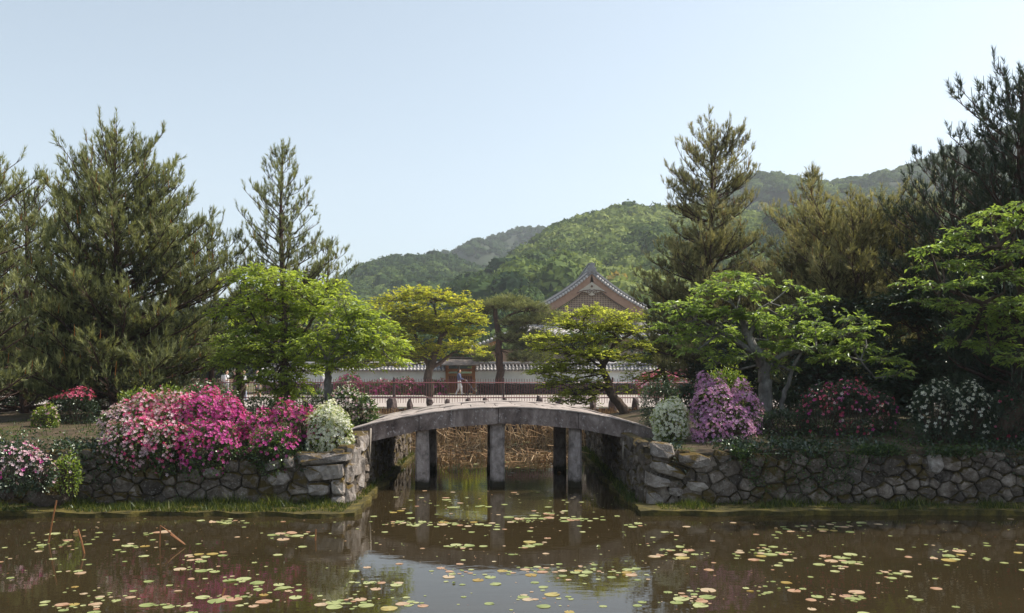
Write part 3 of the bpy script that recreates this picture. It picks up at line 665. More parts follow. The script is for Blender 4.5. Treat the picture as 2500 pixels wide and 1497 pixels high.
# gable wall with lattice
ic = oc.copy(); low = Z(792, HY) - PATHZ - az_
mb = MB()
def gable_h(x_): return float(np.interp(abs(x_) , oc[:, 0], oc[:, 1])) - 0.86 * 1.25
xs = np.linspace(-4.7, 4.7, 41)
V = [(x_, 0.55, az_ + max(gable_h(x_), low)) for x_ in xs] + [(x_, .55, az_ + low) for x_ in xs]
mb.add(V, [[(k + 41, k + 42, k + 1, k) for k in range(40)]]); link('gable_wall', mb.mesh('gable_wall'), M['lattice_dark'], hall)
mb = MB()
for x_ in np.arange(-4.6, 4.61, 0.165):
    h = gable_h(x_)
    if h > low + .1: mb.box((x_ - .04, .44, az_ + low), (x_ + .04, .5, az_ + h))
link('lattice_bars', mb.mesh('lattice_bars'), M['lattice'], hall, kind='stuff')
mb = MB()
for z_ in np.arange(low + .15, gable_h(0) - .1, 0.2):
    xw = max([abs(x_) for x_ in xs if gable_h(x_) > z_] + [0]);
    if xw > .1: mb.box((-xw, .505, az_ + z_ - .03), (xw, .54, az_ + z_ + .03))
link('lattice_rails', mb.mesh('lattice_rails'), M['lattice'], hall, kind='stuff')
part_box('tie_beam', (-4.9, .3, az_ + low - .35), (4.9, .6, az_ + low - .004), M['lattice'], hall)
# pale carved pendant under the apex
pend = [(0, -.85), (.35, -1.1), (.8, -1.42), (1.25, -1.72), (1.45, -1.95), (1.2, -1.92), (.9, -1.82), (.62, -1.88), (.42, -1.98), (.28, -2.15), (0, -2.25)]
pl = pend + [(-a, b) for a, b in pend[-2:0:-1]]
n = len(pl); V = [(a, .02, az_ + b) for a, b in pl] + [(a, .14, az_ + b) for a, b in pl] + [(0, -.01, az_ - 1.5)]
mb = MB(); mb.add(V, [[(k, (k + 1) % n, 2 * n)[::-1] for k in range(n)], [(k, (k + 1) % n, (k + 1) % n + n, k + n) for k in range(n)]])
pe = link('gable_pendant', mb.mesh('gable_pendant'), M['cream'], hall)
mb = MB()
for s in (-1, 1):
    th = np.linspace(0, 2 * math.pi * 1.4, 22); rr = np.linspace(.26, .05, 22)
    mb.tube([(s * (.26 + a), -.03, az_ - 1.86 + b) for a, b in zip(-rr * np.cos(th), rr * np.sin(th))], .035, 5)
    mb.tube([(s * a, -.03, az_ + b) for a, b in ((.42, -1.68), (.8, -1.72), (1.2, -1.83), (1.5, -1.97))], .045, 5)
mb.tube([(0, -.06, az_ - 1.3), (0, 0.0, az_ - 1.3)], .13, 6)
link('scroll', mb.mesh('scroll'), M['lattice_dark'], pe)
# body and skirt roof
part_box('wall', (-5.2, .8, 0), (5.2, 16.0, az_ + low - .36), M['cream'], hall)
for x_ in (-5.2, -2.6, 0, 2.6, 5.2): part_box('pillar', (x_ - .12, .66, 0), (x_ + .12, .79, az_ + low - .4), M['cedar'], hall)
ez, iz = Z(826, HY) - PATHZ, Z(789, HY) - PATHZ
def skirt(name, p0, p1, q1, q0, mat, th=.16):
    V = [p0, p1, q1, q0]; V += [(a, b, c - th) for a, b, c in V]
    mb = MB(); mb.add(V, [[(0, 1, 2, 3), (7, 6, 5, 4), (0, 4, 5, 1), (1, 5, 6, 2), (2, 6, 7, 3), (3, 7, 4, 0)]]); return link(name, mb.mesh(name), mat, hall)
el, er = hp(1205, 0)[0], hp(1660, 0)[0]
skirt('skirt_roof', (el, -3.6, ez), (er, -3.6, ez), (er - 3, .75, iz), (-5.6, .75, iz), M['tile_cap'])
mb = MB()
for x_ in np.arange(el + .2, er, 0.36):
    xt = np.interp(x_, [el, er], [-5.6, er - 3]); mb.tube([(x_, -3.65, ez + .05), (xt, .7, iz + .07)], .085, 6)
link('skirt_tile_rolls', mb.mesh('skirt_tile_rolls', True), M['tile_cap'], hall, kind='stuff')
skirt('eave_board', (el + .1, -3.5, ez - .18), (er - .1, -3.5, ez - .18), (er - .1, -3.2, ez - .15), (el + .1, -3.2, ez - .15), M['cedar'], .22)

# low entrance building to the left, its roof sweeping down behind the gate
ent = thing('entrance_hall', 'low temple side building with a sweeping tiled roof edge above red-brown boards', 'building', (X(1215, 82), 82, PATHZ))
def ep(u, v, dy=0): return (X(u, 82) - X(1215, 82), dy, Z(v, 82) - PATHZ)
edge = [ep(1128, 858), ep(1150, 850), ep(1175, 840), ep(1200, 830), ep(1225, 820), ep(1250, 811), ep(1285, 800)]
mb = MB(); n = len(edge)
for k in range(n - 1):
    a, b = edge[k], edge[k + 1]
    mb.add([(a[0], 0, a[2]), (b[0], 0, b[2]), (b[0], 7, b[2]), (a[0], 7, a[2]), (a[0], 0, a[2] - .2), (b[0], 0, b[2] - .2), (b[0], 7, b[2] - .2), (a[0], 7, a[2] - .2)], [[(0, 1, 2, 3), (7, 6, 5, 4), (0, 4, 5, 1), (2, 6, 7, 3)]])
link('roof', mb.mesh('roof'), M['roof_tile'], ent)
mb = MB()
for k in range(n - 1):
    a, b = edge[k], edge[k + 1]
    mb.add([(a[0], .06, a[2] - .62), (b[0], .06, b[2] - .62), (b[0], .06, b[2] - .21), (a[0], .06, a[2] - .21)], [[(0, 1, 2, 3)]])
    mb.add([(a[0], .06, a[2] - .62), (b[0], .06, b[2] - .62), (b[0], .2, b[2] - .62), (a[0], .2, a[2] - .62)], [[(0, 3, 2, 1)]])
link('bargeboard', mb.mesh('bargeboard'), M['gate_wood'], ent)
for k in range(17):
    d = k / 16 * (n - 1); i = min(int(d), n - 2); f_ = d - i
    mb = None
    o = link('tile', tme, M['tile_cap'], ent); o.location = (lerp(edge[i][0], edge[i + 1][0], f_), -.02, lerp(edge[i][2], edge[i + 1][2], f_) + .05)
part_box('wall', (ep(1150, 0)[0], 1.2, 0), (ep(1300, 0)[0], 6.5, ep(0, 852)[2]), M['cedar'], ent)

# ------------------------------------------------------------------ hills with their woods
def hill(name, sil, Yr, Yb, crown_r, ncrown, tlo, thi, seed, tris=90, orange=0.02, power=0.8):
    rng = np.random.default_rng(seed)
    us = [s_[0] for s_ in sil]; zsil = [Z(s_[1], Yr) - crown_r * 1.15 for s_ in sil]; xs_ = [X(u, Yr) for u in us]
    def surf(x, t):
        zr_ = np.interp(x, xs_, zsil, left=1, right=zsil[-1]); Y = Yb + t * (Yr - Yb)
        prof = np.clip(t, 0, 1) ** power
        bumpy = 0.10 * zr_ * np.sin(x * 0.045 + seed) * np.sin(math.pi * np.clip(t, 0, 1)) + 0.05 * zr_ * np.sin(x * .11 + t * 7 + seed * 2) * np.sin(math.pi * np.clip(t, 0, 1))
        return Y, np.maximum(zr_ * prof + bumpy, 0.2) + 0.5
    nx, nt_ = 90, 24; gx = np.linspace(min(xs_), max(xs_), nx); gt = np.linspace(0, 1, nt_)
    V = []
    for t in gt:
        Y, z = surf(gx, t); V.append(np.column_stack([gx, np.full(nx, Y), z]))
    Y, z = surf(gx, 1.0); V.append(np.column_stack([gx, np.full(nx, Yr + 90), z * .55])); V = np.vstack(V)
    Fq = [(j * nx + i, j * nx + i + 1, (j + 1) * nx + i + 1, (j + 1) * nx + i) for j in range(nt_) for i in range(nx - 1)]
    link(name, mesh(name, V, [Fq], smooth=True), M['hillsoil'], kind='structure')
    # crowns
    x = rng.uniform(min(xs_), max(xs_), ncrown); t = np.clip(rng.uniform(0, 1.0, ncrown) ** 0.8, 0, 1); t[:ncrown // 9] = rng.uniform(.97, 1.0, ncrown // 9)
    Y, z = surf(x, t); r = crown_r * rng.uniform(0.6, 1.35, ncrown)
    tone = np.clip(rng.normal(0, .16, ncrown) + np.array([0.5 + 0.8 * mnoise.noise(Vector((a * .022 / (crown_r / 4), b * .015 / (crown_r / 4), seed))) for a, b in zip(x, Y)]), 0, 1)
    tone = np.minimum(tlo + (thi - tlo) * tone, .90); sel = rng.random(ncrown) < orange; tone[sel] = 0.98
    C = np.stack([x, Y, z + r * .45], 1); shape = np.stack([np.ones(ncrown), np.ones(ncrown), rng.uniform(.75, 1.2, ncrown)], 1)
    # solid lumpy body of each crown
    th = (np.arange(7) / 7 * 2 * math.pi)[None]; rings = []
    for zz, rr_ in ((-.35, .80), (.1, 1.0), (.5, .82), (.82, .45)):
        q = rr_ * (1 + .22 * rng.normal(size=(ncrown, 7)).clip(-1.3, 1.3)); rings.append(np.stack([np.cos(th) * q, np.sin(th) * q, zz + .12 * rng.normal(size=(ncrown, 7))], -1))
    rings.append(np.broadcast_to(np.array([0, 0, 1.0]), (ncrown, 1, 3)))
    body = np.concatenate(rings, 1) * shape[:, None] * (r * .82)[:, None, None] + C[:, None]
    k = np.arange(7); k2 = (k + 1) % 7; bq = np.concatenate([np.stack([k + 7 * a, k2 + 7 * a, k2 + 7 * a + 7, k + 7 * a + 7], 1) for a in range(3)]); bt = np.stack([k + 21, k2 + 21, np.full(7, 28)], 1)
    off = np.arange(ncrown)[:, None, None] * 29; BQ = (off + bq[None]).reshape(-1, 4); BT = (off + bt[None]).reshape(-1, 3); nb_ = ncrown * 29
    m_ = tris; d = unit(rng.normal(size=(ncrown, m_, 3))); d[..., 2] = np.abs(d[..., 2]) * 1.05 - 0.25
    lump = 1 + 0.14 * np.sin(d[..., 0] * 6 + x[:, None]) * np.sin(d[..., 1] * 6 + Y[:, None]) + .05 * rng.normal(size=(ncrown, m_))
    pc = C[:, None] + d * r[:, None, None] * lump[..., None] * shape[:, None]
    s_ = r[:, None] * rng.uniform(.12, .22, (ncrown, m_))
    dn = unit(d + rng.normal(0, .45, d.shape)); a1 = unit(np.cross(dn, rng.normal(size=d.shape))); a2 = np.cross(dn, a1)
    tri = np.stack([pc + a1 * s_[..., None], pc - a1 * s_[..., None] * .5 + a2 * s_[..., None] * .8, pc - a1 * s_[..., None] * .5 - a2 * s_[..., None] * .8], 2)
    tn = np.repeat(np.clip(tone[:, None] + rng.normal(0, .06, (ncrown, m_)) * (tone[:, None] < .96), 0, .90 + .10 * (tone[:, None] > .96))[..., None], 3, 2)
    nT = ncrown * m_
    o = link('forest', mesh('forest', np.vstack([body.reshape(-1, 3), tri.reshape(-1, 3)]), [BQ, np.vstack([BT, np.arange(nT * 3).reshape(-1, 3) + nb_])], np.concatenate([np.repeat(np.clip(tone - .06, 0, 1), 29), tn.ravel()])), M['hill_leaf'], kind='stuff')
    return o
S_A = [(700, 760), (900, 690), (1000, 640), (1050, 622), (1110, 612), (1160, 592), (1200, 577), (1260, 560), (1300, 553), (1360, 551), (1420, 548), (1500, 540), (1600, 545), (1750, 560)]
S_B = [(560, 800), (760, 722), (800, 705), (850, 680), (870, 660), (900, 645), (950, 634), (1000, 628), (1050, 623), (1100, 630), (1150, 652), (1200, 668), (1240, 692), (1300, 725), (1420, 790)]
S_C = [(1120, 770), (1180, 705), (1215, 668), (1250, 640), (1290, 605), (1330, 577), (1380, 553), (1440, 531), (1500, 514), (1540, 508), (1580, 512), (1640, 520), (1700, 520), (1800, 530), (1900, 545), (2100, 560), (2300, 560)]
S_D = [(1450, 640), (1560, 560), (1640, 520), (1700, 495), (1760, 460), (1800, 436), (1850, 422), (1900, 425), (1950, 440), (1985, 452), (2030, 447), (2100, 438), (2150, 422), (2200, 408), (2260, 388), (2300, 370), (2400, 335), (2500, 290), (2700, 240), (3000, 220)]
hill('hill', S_A, 760, 420, 3.2, 1900, .0, .42, 3, 34, 0.0)
hill('hill', S_D, 560, 260, 4.0, 2500, .15, .85, 5, 60, 0.015)
hill('hill', S_B, 430, 190, 3.4, 2300, .10, .72, 7, 70, 0.008)
hill('hill', S_C, 330, 125, 4.0, 2000, .08, .92, 9, 170, 0.012)

# ------------------------------------------------------------------ trees
def tufts(pos, dr, L, m_, rng, nl=0.13, nw=0.012, tone=None, spread=0.75):
    n = len(pos); pos = pos[:, None]; ax_ = unit(dr)[:, None]
    t = rng.random((n, m_)); rr = rng.normal(size=(n, m_, 3)); rad = unit(rr - ax_ * (rr * ax_).sum(-1, keepdims=True))
    base = pos + ax_ * (t * L[:, None])[..., None]
    th = spread * rng.uniform(0.5, 1.15, (n, m_)) * (1.15 - .5 * t)
    nd = ax_ * np.cos(th)[..., None] + rad * np.sin(th)[..., None]
    side = unit(np.cross(nd, rng.normal(size=(n, m_, 3)))) * nw
    ln = nl * rng.uniform(.7, 1.15, (n, m_))[..., None]
    tri = np.stack([base - side * .5, base + side * .5, base + nd * ln], 2)
    if tone is None: tone = np.full(n, .5)
    tn = np.clip(tone[:, None] + rng.normal(0, .10, (n, m_)), 0, .955); tn = np.repeat(tn[..., None], 3, 2)
    return tri.reshape(-1, 3), tn.ravel()
def candles(pos, L, rng, r=0.012):
    n = len(pos); B = pos + np.column_stack([rng.normal(0, .02, (n, 2)), L]); V, Q = prisms(pos, B, r, r * .5, 3); return V, Q
def pine(label, x, y, H, env, seed, mat='needles', z0=1.15, nwh=15, nb=5, trunk_r=0.13, lean=(0, 0), t0=0.1, needle=30, nl=0.15, nw=0.0155, spacing=.14, up=0.8, keep=1.0, rise0=5, rise1=52, orange=0.012, group=None, twig=.45):
    rng = np.random.default_rng(seed); root = thing('pine_tree', label, 'pine tree', (x, y, z0), group)
    def tr(t): return np.array([lean[0] * t + .05 * math.sin(t * 7 + seed), lean[1] * t + .05 * math.cos(t * 6 + seed), H * t])
    mb = MB(); ts = np.linspace(0, .97, 14)
    mb.tube([tr(t) + (0, 0, -.15 if t == 0 else 0) for t in ts], [trunk_r * (1 - t) ** .8 + .012 for t in ts], 8)
    tp, td, tl, tt = [], [], [], []; SA, SB, RA, RB = [], [], [], []; tips = []
    whs = np.linspace(t0, .93, nwh) + rng.normal(0, .008, nwh)
    upv = np.array([0, 0, 1.0])
    for wi, t in enumerate(whs):
        t = float(t); b0 = tr(t); a0 = rng.uniform(0, 6.28)
        for b in range(nb):
            if rng.random() > keep: continue
            az = a0 + b * 6.283 / nb + rng.normal(0, .25); e = env(t)
            L = (e[0] * (math.cos(az) < 0) + e[1] * (math.cos(az) >= 0)) if isinstance(e, tuple) else e
            L *= rng.uniform(.72, 1.12); dh = np.array([math.cos(az), math.sin(az), 0]); rise = math.tan(R(lerp(rise0, rise1, t ** 1.3) + rng.normal(0, 7)))
            n_ = 6; ss = np.linspace(0, 1, n_)
            pts = np.array([b0 + dh * L * s * (1 - .10 * s) + upv * (L * s * rise * (1 - .2 * s) + .22 * L * s ** 2.2) + rng.normal(0, .025, 3) * s for s in ss])
            r0 = max(.012, trunk_r * .33 * (1 - t) ** .6 * min(L / 1.5, 1.2)); mb.tube(pts, np.linspace(r0, .006, n_), 4, cap=False)
            nst = max(2, int(L / .26))
            btone = rng.normal(0, .12); bare = rng.random() < .06
            for k in range(nst):
                s = lerp(.22, 1.0, (k + rng.random()) / nst); s = min(s, .99); i = min(int(s * (n_ - 1)), n_ - 2); f_ = s * (n_ - 1) - i
                p0 = lerp(pts[i], pts[i + 1], f_); bd = unit(pts[i + 1] - pts[i])
                for sd in (-1, 1):
                    an = sd * rng.uniform(.5, 1.05); c_, s2 = math.cos(an), math.sin(an)
                    d2 = np.array([bd[0] * c_ - bd[1] * s2, bd[0] * s2 + bd[1] * c_, bd[2] + rng.uniform(.05, .45)]); d2 = unit(d2)
                    l2 = max(.18, min(1.1, twig * L * (1.05 - s))) * rng.uniform(.6, 1.25)
                    p1 = p0 + d2 * l2 + upv * .12 * l2
                    SA.append(p0); SB.append(p1); RA.append(.008); RB.append(.004)
                    if bare or rng.random() < .10: continue
                    m2 = max(1, int(l2 / spacing))
                    for q in range(m2):
                        g = (q + rng.uniform(.3, 1)) / m2; pp = lerp(p0, p1, g)
                        tp.append(pp + rng.normal(0, .03, 3)); td.append(d2 * .55 + upv * up * rng.uniform(.5, 1.2) + rng.normal(0, .38, 3)); tl.append(rng.uniform(.06, .30))
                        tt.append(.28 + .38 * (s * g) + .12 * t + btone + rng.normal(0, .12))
                    if rng.random() < .5: tips.append(p1)
            tips.append(pts[-1]); tp.append(pts[-1]); td.append(bd * .5 + upv); tl.append(.3); tt.append(.6)
    # leader shoots
    for k in range(9):
        t = lerp(.86, 1.0, k / 8); tp.append(tr(t)); td.append(upv + rng.normal(0, .12, 3)); tl.append(.28); tt.append(.6)
    for k in range(5):
        a = k * 1.256; p0 = tr(.95); d = np.array([math.cos(a) * .35, math.sin(a) * .35, 1]); tp.append(p0 + unit(d) * .15); td.append(d); tl.append(.4); tt.append(.6); SA.append(p0); SB.append(p0 + unit(d) * .5); RA.append(.008); RB.append(.004)
    tips.append(tr(1.0))
    V, Q = prisms(SA, SB, RA, RB); mb.add(V, [Q])
    link('trunk', mb.mesh('trunk', True), M['pine_bark'], root)
    tp, td, tl, tt = map(np.array, (tp, td, tl, tt))
    V1, t1 = tufts(tp, td, tl, needle, rng, nl, nw, tt)
    tips = np.array(tips); 
    V2, Q2 = candles(tips, rng.uniform(.08, .34, len(tips)), rng); n1 = len(V1)
    th2 = np.where(np.repeat(rng.random(len(tips)) < orange * 12, 6), 1.0, .80)
    me = mesh('crown', np.vstack([V1, V2]), [np.arange(n1).reshape(-1, 3), Q2 + n1], np.concatenate([t1, th2]))
    link('crown', me, M[mat], root, kind='stuff')
    return root
def E(*pts):
    ts = [p_[0] for p_ in pts]
    if len(pts[0]) == 3: return lambda t: (float(np.interp(t, ts, [p_[1] for p_ in pts])), float(np.interp(t, ts, [p_[2] for p_ in pts])))
    return lambda t: float(np.interp(t, ts, [p_[1] for p_ in pts]))
def HT(v, Y, z0=1.15): return Z(v, Y) - z0

def leaves(pos, dr, size, rng, tone, wid=.42, flat=.75):
    n = len(pos); d = unit(dr); up = np.array([[0, 0, 1.0]]) + rng.normal(0, 1 - flat, (n, 3)); side = unit(np.cross(d, up)); nrm = np.cross(side, d)
    L = size[:, None]; mid = pos + d * L * .45
    V = np.stack([pos, mid + side * L * wid * .5 + nrm * L * .08, pos + d * L - nrm * L * .10, mid - side * L * wid * .5 + nrm * L * .08], 1)
    i = np.arange(n)[:, None] * 4; T = np.concatenate([i + [[0, 1, 2]], i + [[0, 2, 3]]])
    return V.reshape(-1, 3), T, np.repeat(np.clip(tone, 0, 1), 4)
def leaf_tree(name, label, cat, base, trunks, clumps, leaf, mat, bark, seed, per=9, spray=.38, droop=.25, flat=.75, wid=.42, group=None, tone=(.2, .95), tw=.006):
    """trunks: list of (points, r0, r1); clumps: (centre, radii, number of sprays)"""
    rng = np.random.default_rng(seed); base = np.array(base, float); root = thing(name, label, cat, base, group)
    mb = MB(); ends = []
    for pts, r0, r1 in trunks:
        pts = np.array(pts) - base; t = np.linspace(0, 1, len(pts)); ti = np.linspace(0, 1, len(pts) * 3); q = np.stack([np.interp(ti, t, pts[:, a]) for a in range(3)], 1)
        q[1:-1] += rng.normal(0, r0 * .22, (len(q) - 2, 3)); mb.tube(q, np.linspace(r0, r1, len(q)), 8); ends += [(a, lerp(r0, r1, k / len(q))) for k, a in enumerate(q) if k > len(q) * .35]
    ep_ = np.array([e[0] for e in ends]); er_ = np.array([e[1] for e in ends])
    P_, D_, S_, T_ = [], [], [], []; SA, SB = [], []
    for (c, r, ns) in clumps:
        c = np.array(c) - base; r = np.array(r, float)
        j = int(np.argmin(np.linalg.norm(ep_ - c, axis=1) + np.maximum(0, ep_[:, 2] - c[2]) * 1.2)); a = ep_[j]
        mid = (a + c) / 2 + rng.normal(0, .1, 3) + (0, 0, -.08); mb.tube([a, mid, c], [min(er_[j], .035 + .02 * r[0]) * .8, .02, .01], 5, cap=False)
        d = unit(rng.normal(size=(ns, 3))); d[:, 2] = np.where(d[:, 2] < -.35, -d[:, 2], d[:, 2]); rad = rng.random(ns) ** .42
        sp = c + d * r * rad[:, None]
        hub = c + (sp - c) * .35 + rng.normal(0, .06, sp.shape); SA.append(hub); SB.append(sp); SA.append(np.repeat(c[None], ns // 4 + 1, 0)); SB.append(hub[:ns // 4 + 1])
        out_ = unit(np.column_stack([d[:, 0], d[:, 1], d[:, 2] * .25 + .05]) + rng.normal(0, .35, (ns, 3)) * (1, 1, .3))
        ln = spray * rng.uniform(.6, 1.3, ns)
        SA.append(sp); SB.append(sp + out_ * ln[:, None] * .8 + np.array([0, 0, -1.0]) * (droop * ln * .4)[:, None])
        k = np.arange(per)[None] / per; kk = np.broadcast_to(k, (ns, per))
        pb = sp[:, None] + out_[:, None] * (ln[:, None] * kk)[..., None]; pb[..., 2] -= droop * ln[:, None] * kk ** 2 * .8
        sd = np.where(np.arange(per) % 2 == 0, 1, -1)[None, :, None]; lat = unit(np.cross(out_, [[0, 0, 1.0]]))[:, None]
        dd = out_[:, None] * .7 + lat * sd * .75 + rng.normal(0, .25, (ns, per, 3)); dd[..., 2] -= droop * rng.uniform(.2, 1.4, (ns, per))
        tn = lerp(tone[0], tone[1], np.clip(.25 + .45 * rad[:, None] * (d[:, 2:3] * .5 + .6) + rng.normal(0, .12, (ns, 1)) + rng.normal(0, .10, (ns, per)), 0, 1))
        P_.append(pb.reshape(-1, 3)); D_.append(dd.reshape(-1, 3)); S_.append((leaf * rng.uniform(.65, 1.2, (ns, per))).ravel()); T_.append(tn.ravel())
    V, Q = prisms(np.vstack(SA), np.vstack(SB), tw, tw * .5); mb.add(V, [Q])
    link('trunk', mb.mesh('trunk', True), M[bark], root)
    V, T, tn = leaves(np.vstack(P_), np.vstack(D_), np.concatenate(S_), rng, np.concatenate(T_), wid, flat)
    link('crown', mesh('crown', V, [T], tn), M[mat], root, kind='stuff')
    return root
def CL(lst, Y, dens=1.0, ry=.9, jit=.5, seed=0):
    """clumps from (u, v, half width px, half height px, n)"""
    rng = np.random.default_rng(seed + 99); outl = []
    for q in lst:
        u, v, a, b = q[:4]; yy = Y + (q[4] if len(q) > 4 else rng.uniform(-jit, jit)); jj = rng.uniform(.75, 1.25); a_, b_ = a / F * yy * jj, b / F * yy * rng.uniform(1.0, 1.6)
        outl.append((P(u, v, yy), (a_, a_ * ry, b_), max(6, int(dens * 1.05 * a * b / 12))))
    return outl

# pines on the left bank
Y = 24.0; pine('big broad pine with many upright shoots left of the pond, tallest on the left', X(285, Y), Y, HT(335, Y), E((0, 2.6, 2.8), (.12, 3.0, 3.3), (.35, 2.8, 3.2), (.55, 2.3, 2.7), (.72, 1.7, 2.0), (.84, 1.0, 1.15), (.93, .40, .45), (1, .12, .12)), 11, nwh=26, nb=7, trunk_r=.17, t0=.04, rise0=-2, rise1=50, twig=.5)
Y = 30.0; pine('slender pine with a bare leader standing behind the bright green tree', X(690, Y), Y, HT(362, Y), E((0, 1.2), (.3, 1.9), (.5, 1.9), (.68, 1.5), (.80, .8), (.88, .6), (1, .12)), 12, nwh=17, nb=5, trunk_r=.13, t0=.25, rise0=8, rise1=48)
Y = 33.0; pine('pine with a long thin branch reaching right, behind the slender pine', X(800, Y), Y, HT(600, Y), E((0, .8, 1.0), (.5, .9, 1.4), (.8, .5, .9), (1, .1, .2)), 13, nwh=8, nb=5, trunk_r=.09, t0=.35, keep=.8, rise0=20, rise1=42)
Y = 20.0; pine('dark pine cut off by the left edge of the picture', X(-150, Y), Y, HT(390, Y), E((0, 2.0), (.3, 2.4), (.55, 2.3), (.75, 2.0), (.88, 1.4), (1, .2)), 14, nwh=19, nb=6, trunk_r=.18, t0=.08, rise1=35)
Y = 26.5; pine('dense pine between the left edge and the big broad pine', X(60, Y), Y, HT(480, Y), E((0, 2.6), (.4, 2.8), (.7, 2.1), (.9, 1.1), (1, .15)), 15, nwh=16, nb=6, trunk_r=.13, t0=.05, mat='needles', rise0=0)
Y = 28.5; pine('pine filling the gap between the big broad pine and the slender pine', X(520, Y), Y, HT(560, Y), E((0, 1.6), (.4, 1.9), (.7, 1.5), (.9, .7), (1, .12)), 16, nwh=13, nb=5, trunk_r=.10, t0=.3, rise0=0)
# pines on the right bank
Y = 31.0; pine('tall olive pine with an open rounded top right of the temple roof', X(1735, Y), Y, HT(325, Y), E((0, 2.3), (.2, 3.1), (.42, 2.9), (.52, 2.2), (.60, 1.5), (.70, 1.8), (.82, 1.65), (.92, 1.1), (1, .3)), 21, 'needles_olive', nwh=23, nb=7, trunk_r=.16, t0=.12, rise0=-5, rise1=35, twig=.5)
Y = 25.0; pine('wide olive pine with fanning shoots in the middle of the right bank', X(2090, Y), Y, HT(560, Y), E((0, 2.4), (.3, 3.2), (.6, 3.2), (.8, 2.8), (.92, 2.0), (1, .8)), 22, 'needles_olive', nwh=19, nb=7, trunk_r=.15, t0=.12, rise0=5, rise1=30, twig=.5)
Y = 28.0; pine('olive pine with a single bare spike between the two larger right pines', X(1985, Y), Y, HT(420, Y), E((0, 1.8), (.4, 2.2), (.62, 1.5), (.78, .6), (.9, .2), (1, .06)), 23, 'needles_olive', nwh=14, nb=5, trunk_r=.11, t0=.15, rise0=5)
Y = 18.0; pine('tall dark pine cut off by the right edge of the picture', X(2500, Y), Y, HT(195, Y), E((0, 1.5), (.3, 2.0), (.6, 2.0), (.8, 1.35), (.92, .7), (1, .2)), 24, 'needles_dark', nwh=22, nb=6, trunk_r=.2, t0=.1, rise0=0, rise1=45)
Y = 21.5; pine('dark pine behind the leafy tree near the right edge', X(2330, Y), Y, HT(400, Y), E((0, 1.8), (.4, 2.1), (.7, 1.6), (.9, .7), (1, .15)), 25, 'needles_dark', nwh=17, nb=6, trunk_r=.15, t0=.1, rise0=0)
Y = 17.2; pine('dark pine standing just beyond the right edge of the picture', X(2960, Y), Y, 8.5, E((0, 2.3), (.3, 2.6), (.7, 2.0), (.9, 1.0), (1, .2)), 26, 'needles_dark', nwh=18, nb=6, trunk_r=.18, t0=.1)
Y = 18.2; pine('second dark pine beyond the right edge of the picture', X(3330, Y), Y, 9.5, E((0, 2.3), (.3, 2.8), (.7, 2.0), (.9, 1.0), (1, .2)), 27, 'needles_dark', nwh=18, nb=6, trunk_r=.18, t0=.1)
# garden pine by the white wall: clipped pads on a straight dark trunk
Y = 58.6; b0 = P(1221, 965, Y)
leaf_tree('pine_tree', 'clipped garden pine with a straight dark trunk in front of the white wall', 'pine tree', b0, [([b0, P(1221, 900, Y), P(1220, 830, Y), P(1212, 775, Y), P(1205, 745, Y)], .30, .12), ([P(1218, 790, Y), P(1245, 768, Y), P(1290, 755, Y)], .1, .05)],
          CL([(1205, 752, 38, 14), (1245, 742, 45, 13), (1290, 757, 48, 14), (1335, 778, 40, 14), (1300, 790, 45, 14), (1262, 792, 36, 12), (1180, 790, 22, 9), (1185, 765, 22, 12), (1250, 830, 40, 13), (1290, 850, 44, 18), (1275, 878, 42, 16), (1180, 880, 25, 12), (1320, 830, 38, 18), (1195, 858, 24, 8), (1310, 880, 36, 14), (1270, 810, 30, 10)], Y, 5.5, jit=.8), .17, 'needles', 'pine_bark', 31, per=10, spray=.3, droop=-.5, flat=.1, wid=.16, tone=(.15, .8))

# bright broadleaf trees on the left bank
Y = 23.5; b0 = P(697, 1000, Y); b0[2] = 1.2
leaf_tree('cherry_tree', 'bright green leafy tree with a dark slim trunk behind the magenta azalea', 'tree', b0,
          [([b0, P(697, 930, Y), P(690, 860, Y), P(700, 800, Y), P(690, 720, Y)], .11, .03), ([P(694, 900, Y), P(650, 830, Y), P(610, 760, Y)], .05, .02), ([P(694, 880, Y), P(750, 800, Y), P(790, 740, Y)], .05, .02)],
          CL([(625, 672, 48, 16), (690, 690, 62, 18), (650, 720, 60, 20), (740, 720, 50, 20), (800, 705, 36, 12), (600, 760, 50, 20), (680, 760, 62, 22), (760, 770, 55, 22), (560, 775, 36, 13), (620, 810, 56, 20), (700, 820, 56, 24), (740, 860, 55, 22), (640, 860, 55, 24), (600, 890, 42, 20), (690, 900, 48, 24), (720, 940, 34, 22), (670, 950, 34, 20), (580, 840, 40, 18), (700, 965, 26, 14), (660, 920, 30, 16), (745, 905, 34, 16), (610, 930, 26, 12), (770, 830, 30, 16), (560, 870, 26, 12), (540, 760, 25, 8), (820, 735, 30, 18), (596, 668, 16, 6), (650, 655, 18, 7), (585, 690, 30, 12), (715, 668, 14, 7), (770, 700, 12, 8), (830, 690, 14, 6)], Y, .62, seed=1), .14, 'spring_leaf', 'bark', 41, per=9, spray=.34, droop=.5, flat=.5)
Y = 22.5; b0 = P(801, 1000, Y); b0[2] = 1.2
